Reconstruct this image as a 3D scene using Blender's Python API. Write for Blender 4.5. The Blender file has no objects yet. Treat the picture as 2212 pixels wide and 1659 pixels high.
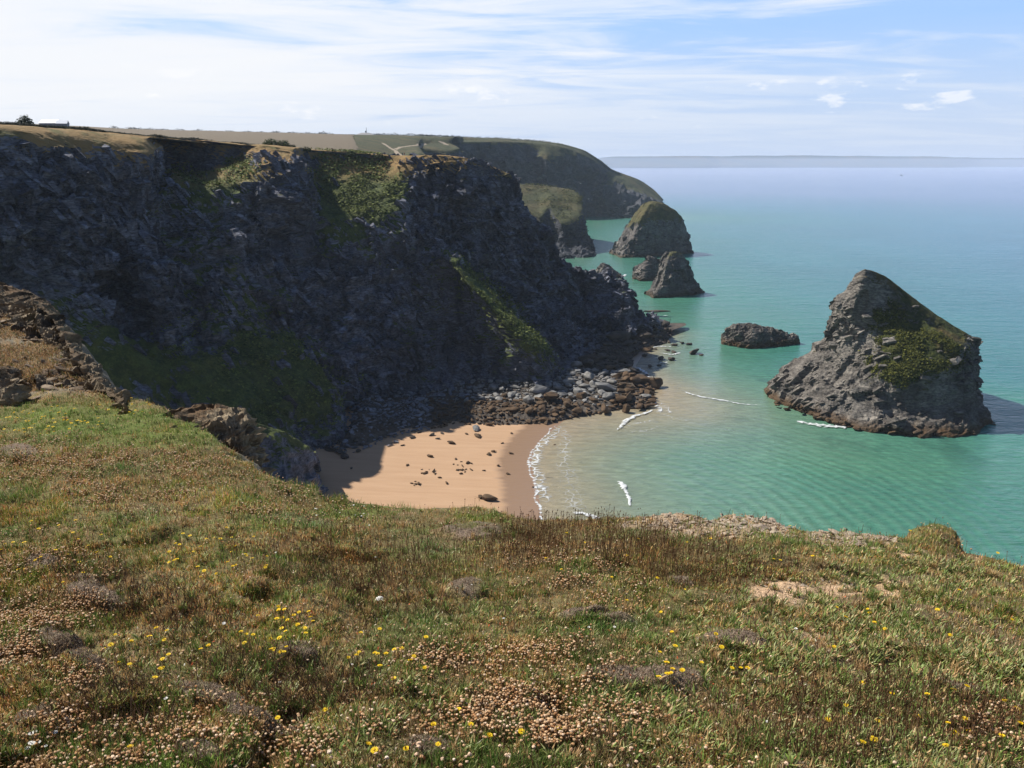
import bpy, bmesh, math, random
import numpy as np
from mathutils import Vector
from mathutils.bvhtree import BVHTree
random.seed(7); RNG = np.random.default_rng(7)
SC = bpy.context.scene; COL = SC.collection

# ------------------------------------------------------------------ camera
H = 60.0; PITCH = math.radians(15.9); FPX = 773.0
cd = bpy.data.cameras.new('camera'); cam = bpy.data.objects.new('camera', cd); COL.objects.link(cam)
cam.location = (0, 0, H); cam.rotation_euler = (math.pi/2 - PITCH, 0, 0)
cd.sensor_width = 36; cd.lens = 36*FPX/1024; cd.clip_start = 0.1; cd.clip_end = 60000
SC.camera = cam
# ------------------------------------------------------------------ sun + sky
SUN_AZ = math.radians(60)      # left of the view axis (+Y)
SUN_EL = math.radians(46)
SUN = Vector((-math.sin(SUN_AZ)*math.cos(SUN_EL), math.cos(SUN_AZ)*math.cos(SUN_EL), math.sin(SUN_EL)))
ld = bpy.data.lights.new('sun', 'SUN'); ld.energy = 5.0; ld.angle = math.radians(0.5); ld.color = (1.0, 0.95, 0.87)
sun = bpy.data.objects.new('sun', ld); COL.objects.link(sun)
sun.rotation_euler = (-SUN).to_track_quat('-Z', 'Y').to_euler(); sun.location = (-100, 50, 300)

W = bpy.data.worlds.new('World'); SC.world = W; W.use_nodes = True
nt = W.node_tree; nt.nodes.clear()
def N(nt, typ, **kw):
    n = nt.nodes.new(typ)
    for k, v in kw.items():
        if k in n.inputs: n.inputs[k].default_value = v
        else: setattr(n, k, v)
    return n
def mathn(nt, op, a, b=None, c=None, clamp=False):
    n = nt.nodes.new('ShaderNodeMath'); n.operation = op; n.use_clamp = clamp
    for i, x in enumerate((a, b, c)):
        if x is None: continue
        if isinstance(x, (int, float)): n.inputs[i].default_value = x
        else: nt.links.new(x, n.inputs[i])
    return n.outputs[0]
def ramp(nt, fac, stops, interp='LINEAR'):
    n = nt.nodes.new('ShaderNodeValToRGB'); cr = n.color_ramp; cr.interpolation = interp
    while len(cr.elements) < len(stops): cr.elements.new(0.5)
    for e, (p, c) in zip(cr.elements, stops):
        e.position = p; e.color = (c, c, c, 1) if isinstance(c, (int, float)) else (*c, 1)
    nt.links.new(fac, n.inputs[0]); return n.outputs[0]
def mixc(nt, fac, a, b, blend='MIX'):
    n = nt.nodes.new('ShaderNodeMix'); n.data_type = 'RGBA'; n.blend_type = blend
    for s, x in ((n.inputs[0], fac), (n.inputs[6], a), (n.inputs[7], b)):
        if isinstance(x, (int, float)): s.default_value = x
        elif isinstance(x, tuple): s.default_value = (*x, 1)
        else: nt.links.new(x, s)
    return n.outputs[2]
def noise(nt, vec, scale, detail=6, rough=0.55, dist=0.0, out=0):
    n = nt.nodes.new('ShaderNodeTexNoise'); n.inputs['Scale'].default_value = scale
    n.inputs['Detail'].default_value = detail; n.inputs['Roughness'].default_value = rough; n.inputs['Distortion'].default_value = dist
    if vec is not None: nt.links.new(vec, n.inputs['Vector'])
    return n.outputs[out]
def mapping(nt, vec, scale=(1, 1, 1), rot=(0, 0, 0), loc=(0, 0, 0)):
    n = nt.nodes.new('ShaderNodeMapping'); n.inputs['Scale'].default_value = scale
    n.inputs['Rotation'].default_value = rot; n.inputs['Location'].default_value = loc
    nt.links.new(vec, n.inputs['Vector']); return n.outputs[0]

sky = N(nt, 'ShaderNodeTexSky', sky_type='NISHITA', sun_disc=False, sun_elevation=SUN_EL, altitude=10, air_density=1.0, dust_density=0.6, ozone_density=1.6)
sky.sun_rotation = -SUN_AZ
tc = nt.nodes.new('ShaderNodeTexCoord')
sep = nt.nodes.new('ShaderNodeSeparateXYZ'); nt.links.new(tc.outputs['Generated'], sep.inputs[0])
zc = mathn(nt, 'MAXIMUM', mathn(nt, 'ADD', sep.outputs[2], 0.07), 0.03)
px = mathn(nt, 'DIVIDE', sep.outputs[0], zc); py = mathn(nt, 'DIVIDE', sep.outputs[1], zc)
cmb = nt.nodes.new('ShaderNodeCombineXYZ'); nt.links.new(px, cmb.inputs[0]); nt.links.new(py, cmb.inputs[1])
v1 = mapping(nt, cmb.outputs[0], scale=(0.55, 1.3, 1), rot=(0, 0, math.radians(-14)), loc=(3.1, 1.7, 0))
n1 = noise(nt, v1, 1.1, 9, 0.62, 0.7)
v2 = mapping(nt, cmb.outputs[0], scale=(0.10, 0.30, 1), rot=(0, 0, math.radians(-8)), loc=(7.3, 4.2, 0))
n2 = noise(nt, v2, 1.3, 3, 0.5, 0.3)
# bias: more cloud towards the sun side (left) and low down
bias = mathn(nt, 'MULTIPLY_ADD', sep.outputs[0], -0.22, 0.0)
low = ramp(nt, sep.outputs[2], [(0.0, 0.02), (0.04, 0.10), (0.10, 0.09), (0.15, 0.0)])
cov = mathn(nt, 'ADD', mathn(nt, 'ADD', mathn(nt, 'MULTIPLY', n1, 0.75), mathn(nt, 'MULTIPLY', n2, 0.45)), mathn(nt, 'ADD', bias, low))
cfac = ramp(nt, cov, [(0.54, 0.0), (0.61, 0.35), (0.70, 0.85), (0.82, 0.97)], 'B_SPLINE')
cfac = mathn(nt, 'MULTIPLY', cfac, ramp(nt, mathn(nt, 'MULTIPLY_ADD', sep.outputs[0], -.10, sep.outputs[2]), [(0.0, .30), (0.055, .55), (0.11, 1.0)]))
# small cumulus puffs just above the sea horizon
vg = mapping(nt, tc.outputs['Generated'], scale=(9, 9, 26))
n3 = noise(nt, vg, 1.6, 5, 0.6)
band = ramp(nt, sep.outputs[2], [(0.035, 0.0), (0.055, 1.0), (0.085, 1.0), (0.11, 0.0)])
puff = mathn(nt, 'MULTIPLY', ramp(nt, n3, [(0.60, 0.0), (0.68, 1.0)]), band)
hor = ramp(nt, sep.outputs[2], [(0.0, 1.0), (0.06, 0.72), (0.15, 0.10), (0.3, 0.0)])
skyc = mixc(nt, 0.75, sky.outputs[0], (2.5, 4.5, 8.2))
c0 = mixc(nt, mathn(nt, 'MULTIPLY', hor, 0.9), skyc, (4.7, 5.3, 6.5))
c1 = mixc(nt, cfac, c0, (7.0, 7.1, 7.3))
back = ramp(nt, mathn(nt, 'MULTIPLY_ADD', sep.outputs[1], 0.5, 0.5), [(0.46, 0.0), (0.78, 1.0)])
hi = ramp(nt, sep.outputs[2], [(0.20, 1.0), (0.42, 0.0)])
c1 = mixc(nt, mathn(nt, 'MULTIPLY', mathn(nt, 'MULTIPLY_ADD', back, .75, .25), mathn(nt, 'MULTIPLY_ADD', hi, .82, .18)), mixc(nt, 1.0, sky.outputs[0], (.30, .38, .52), 'MULTIPLY'), c1)  # unseen sky behind the camera and overhead dimmed to cut fill on shaded faces
c2 = mixc(nt, mathn(nt, 'MULTIPLY', puff, 0.55), c1, (8.0, 7.9, 7.9))
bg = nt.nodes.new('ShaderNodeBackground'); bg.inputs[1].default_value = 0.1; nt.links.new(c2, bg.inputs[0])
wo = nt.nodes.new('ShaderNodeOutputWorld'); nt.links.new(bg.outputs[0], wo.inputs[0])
SC.view_settings.view_transform = 'Standard'; SC.view_settings.look = 'None'
SC.view_settings.exposure = 0.46; SC.view_settings.gamma = 1.0
SC.render.engine = 'CYCLES'; SC.cycles.max_bounces = 5; SC.cycles.diffuse_bounces = 2; SC.cycles.glossy_bounces = 2
SC.cycles.transparent_max_bounces = 8; SC.cycles.volume_bounces = 1; SC.cycles.transmission_bounces = 2

# ------------------------------------------------------------------ helpers
CP, SP = math.cos(PITCH), math.sin(PITCH); K = 2212/1024
def P(u, v, Y):
    s = (384 - v/K)/FPX; dy = CP + s*SP; t = Y/dy
    return ((u/K - 512)/FPX*t, Y, H + t*(-SP + s*CP))
def Q(u, Y, z):
    T = (z - H)/Y; s = (T*CP + SP)/(CP - T*SP)
    return ((u/K - 512)/FPX*Y/(CP + s*SP), Y, z)
def B(u, v, z=0.0):
    s = (384 - v/K)/FPX; T = (-SP + s*CP)/(CP + s*SP)
    return P(u, v, (z - H)/T)
def proj(p):      # world (n,3) -> picture coordinates, 2212 wide
    p = np.asarray(p, float); x, y, z = p[..., 0], p[..., 1], p[..., 2] - H
    d = y*CP - z*SP; up = y*SP + z*CP
    return (512 + x/d*FPX)*K, (384 - up/d*FPX)*K

def hsh(x, y, z, seed):
    x = x.astype(np.uint32); y = y.astype(np.uint32); z = z.astype(np.uint32)
    h = x*np.uint32(374761393) + y*np.uint32(668265263) + z*np.uint32(2246822519) + np.uint32(seed*3266489917 % 4294967296)
    h = (h ^ (h >> np.uint32(13)))*np.uint32(1274126177); h ^= h >> np.uint32(16)
    h = h*np.uint32(2654435761); h ^= h >> np.uint32(15)
    return h.astype(np.float64)/4294967295.0
def vn(p, seed=0):
    f = np.floor(p); i = f.astype(np.int64); t = p - f; t = t*t*t*(t*(t*6 - 15) + 10)
    r = 0
    for dx in (0, 1):
        wx = t[:, 0] if dx else 1 - t[:, 0]
        for dy in (0, 1):
            wy = t[:, 1] if dy else 1 - t[:, 1]
            for dz in (0, 1):
                wz = t[:, 2] if dz else 1 - t[:, 2]
                r = r + wx*wy*wz*hsh(i[:, 0] + dx, i[:, 1] + dy, i[:, 2] + dz, seed)
    return r*2 - 1
def fbm(p, scale, octaves=5, gain=0.5, seed=0, kind='fbm', stretch=(1, 1, 1)):
    p = np.asarray(p, float).reshape(-1, 3)*np.array(stretch)/scale
    a, tot, r = 1.0, 0.0, 0.0
    for o in range(octaves):
        n = vn(p, seed + o*17)
        if kind == 'ridge': n = 1 - 2*np.abs(n)
        elif kind == 'billow': n = 2*np.abs(n) - 1
        r = r + a*n; tot += a; a *= gain; p = p*2.03 + 11.7
    return r/tot
def sstep(x, a, b):
    t = np.clip((x - a)/(b - a), 0, 1); return t*t*(3 - 2*t)
STR = np.array([[0.80, 0.25, 0.30], [-0.25, 0.85, 0.1], [-0.8, 0.45, 1.35]])   # dipping beds
def rockdisp(p, amp=1.0, seed=3):
    """signed displacement in metres for broken slate"""
    ps = p @ STR.T
    warp = np.stack([fbm(p, 14, 3, seed=seed+40), fbm(p, 14, 3, seed=seed+41), fbm(p, 14, 3, seed=seed+42)], 1)*3.0
    a = fbm(p + warp, 26, 3, 0.5, seed+1)*3.4
    b = fbm(ps + warp, 10, 4, 0.55, seed+2, 'ridge')*1.9
    c = fbm(ps, 3.2, 4, 0.6, seed+3, 'ridge')*0.75
    f = fbm(ps + warp, 5.0, 2, 0.5, seed+4); q = np.round(f*4)/4
    ver = fbm(p + warp*2, 17, 3, .5, seed+8, 'ridge', (1, 1, .22))*3.6
    return amp*(a*.8 + ver + b*.8 + c*.7 + blocks(ps + warp, 7.5, seed+60)*2.6 + blocks(ps + warp, 2.6, seed+80)*1.2)

def blocks(p, size, seed, stretch=(1, 1, 1), tilt=1.0):
    q = np.asarray(p, float)*np.array(stretch)/size; i0 = np.floor(q).astype(np.int64); best = np.full(len(q), 9.0); cc = np.zeros_like(q); cid = i0.copy()
    for dx in (-1, 0, 1):
        for dy in (-1, 0, 1):
            for dz in (-1, 0, 1):
                c = i0 + np.array((dx, dy, dz)); j = np.stack([hsh(c[:, 0], c[:, 1], c[:, 2], seed + k) for k in range(3)], 1); ct = c + j
                d = ((q - ct)**2).sum(1); m = d < best; best[m] = d[m]; cc[m] = ct[m]; cid[m] = c[m]
    rv = np.stack([hsh(cid[:, 0], cid[:, 1], cid[:, 2], seed + 10 + k) for k in range(4)], 1) - .5
    return rv[:, 3] + ((q - cc)*rv[:, :3]).sum(1)*2.2*tilt
def mesh_from(name, V, F, mat, parent=None, smooth=False, attrs=None, cols=None):
    V = np.ascontiguousarray(V, np.float32); me = bpy.data.meshes.new(name)
    F = np.asarray(F)
    me.vertices.add(len(V)); me.vertices.foreach_set('co', V.ravel())
    k = F.shape[1]; n = len(F)
    me.loops.add(n*k); me.polygons.add(n)
    me.loops.foreach_set('vertex_index', np.ascontiguousarray(F, np.int32).ravel())
    me.polygons.foreach_set('loop_start', np.arange(0, n*k, k, dtype=np.int32))
    me.polygons.foreach_set('loop_total', np.full(n, k, np.int32))
    me.polygons.foreach_set('use_smooth', np.full(n, smooth))
    me.update(calc_edges=True)
    for an, av in (attrs or {}).items():
        a = me.attributes.new(an, 'FLOAT', 'POINT'); a.data.foreach_set('value', np.ascontiguousarray(av, np.float32).ravel())
    if cols is not None:
        a = me.attributes.new('Col', 'FLOAT_COLOR', 'POINT'); c = np.ones((len(V), 4), np.float32); c[:, :3] = cols
        a.data.foreach_set('color', c.ravel())
    me.materials.append(mat)
    o = bpy.data.objects.new(name, me); COL.objects.link(o); o.parent = parent
    return o
def tag(o, label=None, cat=None, group=None, kind=None):
    if label: o['label'] = label
    if cat: o['category'] = cat
    if group: o['group'] = group
    if kind: o['kind'] = kind
    return o
def empty(name, loc, label, cat, group=None, rz=0):
    o = bpy.data.objects.new(name, None); COL.objects.link(o); o.location = loc; o.rotation_euler = (0, 0, rz)
    o.empty_display_size = 0.2
    return tag(o, label, cat, group)
def link_copy(src, parent=None):
    o = src.copy(); COL.objects.link(o); o.parent = parent; return o
def dup(root, **kw):
    r = link_copy(root)
    for c in list(root.children):
        d = link_copy(c, r)
        for g in c.children: link_copy(g, d)
    for k, v in kw.items():
        if k in ('label', 'group', 'category'): r[k] = v
        else: setattr(r, k, v)
    return r
def bm_obj(name, bm, mat, parent=None, smooth=False):
    me = bpy.data.meshes.new(name); bm.to_mesh(me); bm.free(); me.materials.append(mat)
    if smooth: me.polygons.foreach_set('use_smooth', [True]*len(me.polygons))
    o = bpy.data.objects.new(name, me); COL.objects.link(o); o.parent = parent; return o
def grid_faces(nu, nv, closed=False):
    i = np.arange(nu if closed else nu - 1)[:, None]; j = np.arange(nv - 1)[None, :]
    i2 = (i + 1) % nu
    a = i*nv + j; b = i2*nv + j; c = i2*nv + j + 1; d = i*nv + j + 1
    return np.stack([a, d, c, b], -1).reshape(-1, 4)
def resample(C, axis, res, closed=False, nmax=2000, tens=0.6):
    """C: (nc, nr, k) control net; Catmull-Rom along axis with about `res` metres a step"""
    C = np.swapaxes(C, 0, axis) if axis else C
    n = len(C); segs = n if closed else n - 1
    out = []
    for i in range(segs):
        p1, p2 = C[i], C[(i + 1) % n]
        p0 = C[i - 1] if (closed or i > 0) else 2*p1 - p2
        p3 = C[(i + 2) % n] if (closed or i + 2 < n) else 2*p2 - p1
        L = np.linalg.norm((p2 - p1)[..., :3], axis=-1)
        r = res[i] if isinstance(res, (list, tuple)) else res
        m = max(2, int(np.percentile(L, 60)/r))
        m = min(m, nmax)
        t = (np.arange(m)/m)[:, None, None]
        d1 = (p2 - p0)*0.5*tens; d2 = (p3 - p1)*0.5*tens
        h = (2*t**3 - 3*t**2 + 1)*p1 + (t**3 - 2*t**2 + t)*d1 + (-2*t**3 + 3*t**2)*p2 + (t**3 - t**2)*d2
        out.append(h)
    if not closed: out.append(C[-1:][...])
    R = np.concatenate(out, 0)
    return np.swapaxes(R, 0, axis) if axis else R
def grid_normals(G, closed=False):
    if closed: du = np.roll(G, -1, 0) - np.roll(G, 1, 0)
    else: du = np.gradient(G, axis=0)
    dv = np.gradient(G, axis=1)
    n = np.cross(du, dv); n /= np.linalg.norm(n, axis=-1, keepdims=True) + 1e-9
    return n
def loft(name, cols, mat, res, rres, amp=1.0, closed=False, seed=3, vegdamp=0.65, flip=False, dispf=None, nmax=2000, rowamp=None, parent=None):
    C = np.array(cols, float)
    if rowamp is not None:
        ra = np.broadcast_to(np.array(rowamp)[None, :, None], C.shape[:2] + (1,)); C = np.concatenate([C, ra], -1)
    G = resample(C, 0, res, closed, nmax); G = resample(G, 1, rres, False, nmax)
    nu, nv = G.shape[:2]
    X = G[..., :3]; veg = G[..., 3]
    nrm = grid_normals(X, closed)
    if flip: nrm = -nrm
    p = X.reshape(-1, 3); nn = nrm.reshape(-1, 3); vg = np.clip(veg.reshape(-1), 0, 1); vraw = np.clip(veg.reshape(-1), -.6, 1.1)
    d = (dispf or rockdisp)(p, amp, seed)
    # soften the displacement where turf lies
    turf = fbm(p, 6, 4, 0.5, seed+9)*0.5*amp
    k = vg*vegdamp
    d = d*(1 - k) + turf*k
    if rowamp is not None: d = d*G[..., 4].reshape(-1)
    p2 = p + nn*d[:, None]
    F = grid_faces(nu, nv, closed)
    if flip: F = F[:, ::-1]
    o = mesh_from(name, p2, F, mat, parent, False, {'veg': vraw})
    return o, p2.reshape(nu, nv, 3), F

# ------------------------------------------------------------------ materials
def newmat(name):
    m = bpy.data.materials.new(name); m.use_nodes = True; t = m.node_tree; t.nodes.clear()
    o = t.nodes.new('ShaderNodeOutputMaterial'); b = t.nodes.new('ShaderNodeBsdfPrincipled'); t.links.new(b.outputs[0], o.inputs[0])
    return m, t, b
def plain(name, col, rough=0.7, spec=0.3, var=0.25, scale=4.0, metal=0.0):
    m, t, b = newmat(name); tc = t.nodes.new('ShaderNodeTexCoord')
    n = noise(t, tc.outputs['Object'], scale, 5)
    c = mixc(t, n, tuple(x*(1 - var) for x in col), tuple(min(1, x*(1 + var)) for x in col))
    t.links.new(c, b.inputs['Base Color']); b.inputs['Roughness'].default_value = rough
    b.inputs['Specular IOR Level'].default_value = spec; b.inputs['Metallic'].default_value = metal
    return m
def rockmat(name, dark, mid, light, veg1, veg2, tide=None, bump=0.5, fscale=1.0, vegbias=0.0, dryz=None, field=False, dry=(0.20, 0.13, 0.055), dryamt=0.5):
    m, t, b = newmat(name); tc = t.nodes.new('ShaderNodeTexCoord'); ob = tc.outputs['Object']
    st = mapping(t, ob, scale=(0.7*fscale, 0.7*fscale, 2.2*fscale), rot=(math.radians(28), math.radians(-32), 0))
    nA = noise(t, st, 0.35, 7, 0.62, 0.6); nB = noise(t, st, 1.6, 8, 0.68, 0.4)
    nC = noise(t, ob, 0.06*fscale, 4, 0.5); nD = noise(t, ob, 2.6*fscale, 6, 0.7)
    c = ramp(t, nA, [(0.32, dark), (0.52, mid), (0.70, light)])
    c = mixc(t, ramp(t, nB, [(0.38, 0.0), (0.75, 0.65)]), c, light)
    c = mixc(t, ramp(t, nB, [(0.30, 0.75), (0.46, 0.0)]), c, dark)
    c = mixc(t, ramp(t, nC, [(0.40, 0.0), (0.62, 0.55)]), c, tuple(x*y for x, y in zip(mid, (1.10, 0.98, 0.86))))
    nS2 = noise(t, mapping(t, ob, scale=(.11*fscale, .11*fscale, .035*fscale), rot=(0, math.radians(18), 0)), 1.0, 5, .6, .8)
    c = mixc(t, ramp(t, nS2, [(.50, 0.0), (.68, .75)]), c, mixc(t, ramp(t, nB, [(.35, 0.0), (.65, 1.0)]), mid, light))
    c = mixc(t, ramp(t, nS2, [(.32, .8), (.46, 0.0)]), c, dark)
    vo = t.nodes.new('ShaderNodeTexVoronoi'); vo.feature = 'DISTANCE_TO_EDGE'; vo.inputs['Scale'].default_value = .55; t.links.new(mixc(t, .6, st, noise(t, st, .5, 5, .65, 0, 1)), vo.inputs['Vector'])
    c = mixc(t, mathn(t, 'MULTIPLY', ramp(t, vo.outputs['Distance'], [(0.0, .7), (0.07, 0.0)]), ramp(t, nA, [(.4, 0.0), (.6, .9)])), c, dark)
    geo = t.nodes.new('ShaderNodeNewGeometry'); sg = t.nodes.new('ShaderNodeSeparateXYZ'); t.links.new(geo.outputs['Normal'], sg.inputs[0])
    sz = t.nodes.new('ShaderNodeSeparateXYZ'); t.links.new(geo.outputs['Position'], sz.inputs[0])
    at = t.nodes.new('ShaderNodeAttribute'); at.attribute_name = 'veg'
    nV = noise(t, ob, 0.22*fscale, 6, 0.62)
    vf = mathn(t, 'ADD', mathn(t, 'ADD', at.outputs['Fac'], vegbias), mathn(t, 'MULTIPLY', mathn(t, 'SUBTRACT', nV, 0.5), 1.5))
    vf = mathn(t, 'ADD', vf, mathn(t, 'MULTIPLY', mathn(t, 'SUBTRACT', sg.outputs[2], 0.45), 0.7))
    vm = ramp(t, vf, [(0.46, 0.0), (0.60, 1.0)])
    gcol = ramp(t, nD, [(0.30, veg1), (0.68, veg2)])
    gcol = mixc(t, ramp(t, noise(t, ob, 0.12*fscale, 5, 0.6), [(0.45, 0.0), (0.62, dryamt)]), gcol, dry)
    gcol = mixc(t, ramp(t, noise(t, ob, .55*fscale, 5, .7), [(.38, .65), (.60, 0.0)]), gcol, tuple(x*.55 for x in veg1))
    if dryz: gcol = mixc(t, mathn(t, 'MULTIPLY', ramp(t, mathn(t, 'DIVIDE', sz.outputs[2], 100.0), [(dryz/100 - .03, 0.0), (dryz/100 + .02, 1.0)]), ramp(t, nV, [(.32, .3), (.5, 1.0)])), gcol, dry)
    if field:
        fa = t.nodes.new('ShaderNodeAttribute'); fa.attribute_name = 'fld'; gcol = mixc(t, fa.outputs['Fac'], gcol, (.165, .13, .085))
    c = mixc(t, vm, c, gcol)
    if tide:
        tf = mathn(t, 'ADD', sz.outputs[2], mathn(t, 'MULTIPLY', mathn(t, 'SUBTRACT', nV, 0.5), -3.0))
        c = mixc(t, ramp(t, mathn(t, 'DIVIDE', tf, 6.0), [(0.15, 0.85), (0.42, 0.0)]), c, tide)
    t.links.new(c, b.inputs['Base Color']); b.inputs['Roughness'].default_value = 0.85; b.inputs['Specular IOR Level'].default_value = 0.25
    bp = t.nodes.new('ShaderNodeBump'); bp.inputs['Strength'].default_value = bump; bp.inputs['Distance'].default_value = 0.7/fscale
    hgt = mathn(t, 'ADD', nB, mathn(t, 'MULTIPLY', nD, 0.5)); t.links.new(hgt, bp.inputs['Height']); t.links.new(bp.outputs[0], b.inputs['Normal'])
    return m
def colmat(name, rough=0.7, trans=0.0, spec=0.2):
    m, t, b = newmat(name)
    at = t.nodes.new('ShaderNodeAttribute'); at.attribute_name = 'Col'
    t.links.new(at.outputs['Color'], b.inputs['Base Color']); b.inputs['Roughness'].default_value = rough; b.inputs['Specular IOR Level'].default_value = spec
    if trans:
        tr = t.nodes.new('ShaderNodeBsdfTranslucent'); t.links.new(at.outputs['Color'], tr.inputs[0])
        mx = t.nodes.new('ShaderNodeMixShader'); mx.inputs[0].default_value = trans
        t.links.new(b.outputs[0], mx.inputs[1]); t.links.new(tr.outputs[0], mx.inputs[2])
        t.links.new(mx.outputs[0], [n for n in t.nodes if n.type == 'OUTPUT_MATERIAL'][0].inputs[0])
    return m
M_CLIFF = rockmat('cliff rock', (0.012, 0.012, 0.017), (0.066, 0.070, 0.088), (0.33, 0.35, 0.42), (0.034, 0.052, 0.013), (0.135, 0.170, 0.040), bump=0.7, dry=(0.29, 0.185, 0.07), dryz=57, dryamt=.12)
M_FAR = rockmat('far cliff rock', (0.010, 0.012, 0.017), (0.030, 0.034, 0.046), (0.13, 0.135, 0.15), (0.025, 0.034, 0.010), (0.115, 0.115, 0.045), fscale=0.35, bump=0.6, dryamt=0.35, field=True)
M_STACK = rockmat('stack rock', (0.017, 0.016, 0.016), (0.095, 0.087, 0.081), (0.42, 0.38, 0.32), (0.025, 0.035, 0.008), (0.11, 0.12, 0.022), tide=(0.10, 0.055, 0.022), bump=0.8, dry=(0.19, 0.115, 0.05), dryamt=0.6)

def scatter_on(G, F, n, filt, seed=0, closed=False):
    V = G.reshape(-1, 3); c = V[F].mean(1)
    e1 = V[F[:, 2]] - V[F[:, 0]]; e2 = V[F[:, 3]] - V[F[:, 1]]; nn = np.cross(e1, e2); A = np.linalg.norm(nn, axis=1); nn /= A[:, None] + 1e-9
    nn[nn[:, 2] < 0] *= -1
    w = A*filt(c, nn); w = np.clip(w, 0, None); w /= w.sum()
    k = RNG.choice(len(F), n, p=w); a, b = RNG.random((2, n, 1))
    Vf = V[F[k]]
    return (1-a)*(1-b)*Vf[:, 0] + a*(1-b)*Vf[:, 1] + a*b*Vf[:, 2] + (1-a)*b*Vf[:, 3], nn[k]
def ell(u, v, cu, cv, ru, rv, ang=0.0, soft=0.35):
    ca, sa = math.cos(ang), math.sin(ang); x = (u - cu)*ca + (v - cv)*sa; y = -(u - cu)*sa + (v - cv)*ca
    d = np.sqrt((x/ru)**2 + (y/rv)**2); return 1 - sstep(d, 1 - soft, 1 + soft*0.6)

def leafclumps(name, V, N_, mat, root, size=0.5, c1=(.02, .035, .008), c2=(.13, .15, .03), dens=None):
    """low scrub: many tilted leaf faces standing off the rock"""
    n = len(V); r = RNG.random((n, 8))
    a = r[:, 0]*2*np.pi; t = np.stack([np.cos(a), np.sin(a), (r[:, 1] - .5)*1.2], 1); t /= np.linalg.norm(t, axis=1)[:, None]
    b = np.cross(t, N_ + (r[:, 2:5] - .5)); b /= np.linalg.norm(b, axis=1)[:, None] + 1e-6
    s = size*(0.35 + r[:, 5]**2)[:, None]
    c = V + N_*(r[:, 6:7]*size*0.9)
    P4 = np.stack([c - t*s*.5, c + b*s*.35, c + t*s*.5, c - b*s*.35], 1).reshape(-1, 3)
    q = (r[:, 7:8]); col = np.repeat(np.array(c1)*(1 - q) + np.array(c2)*q, 4, 0)
    F = np.arange(n*4).reshape(-1, 4)
    return mesh_from(name, P4, F, mat, root, False, None, col)
M_LEAF = colmat('foliage', 0.75, 0.15, 0.15)

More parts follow.
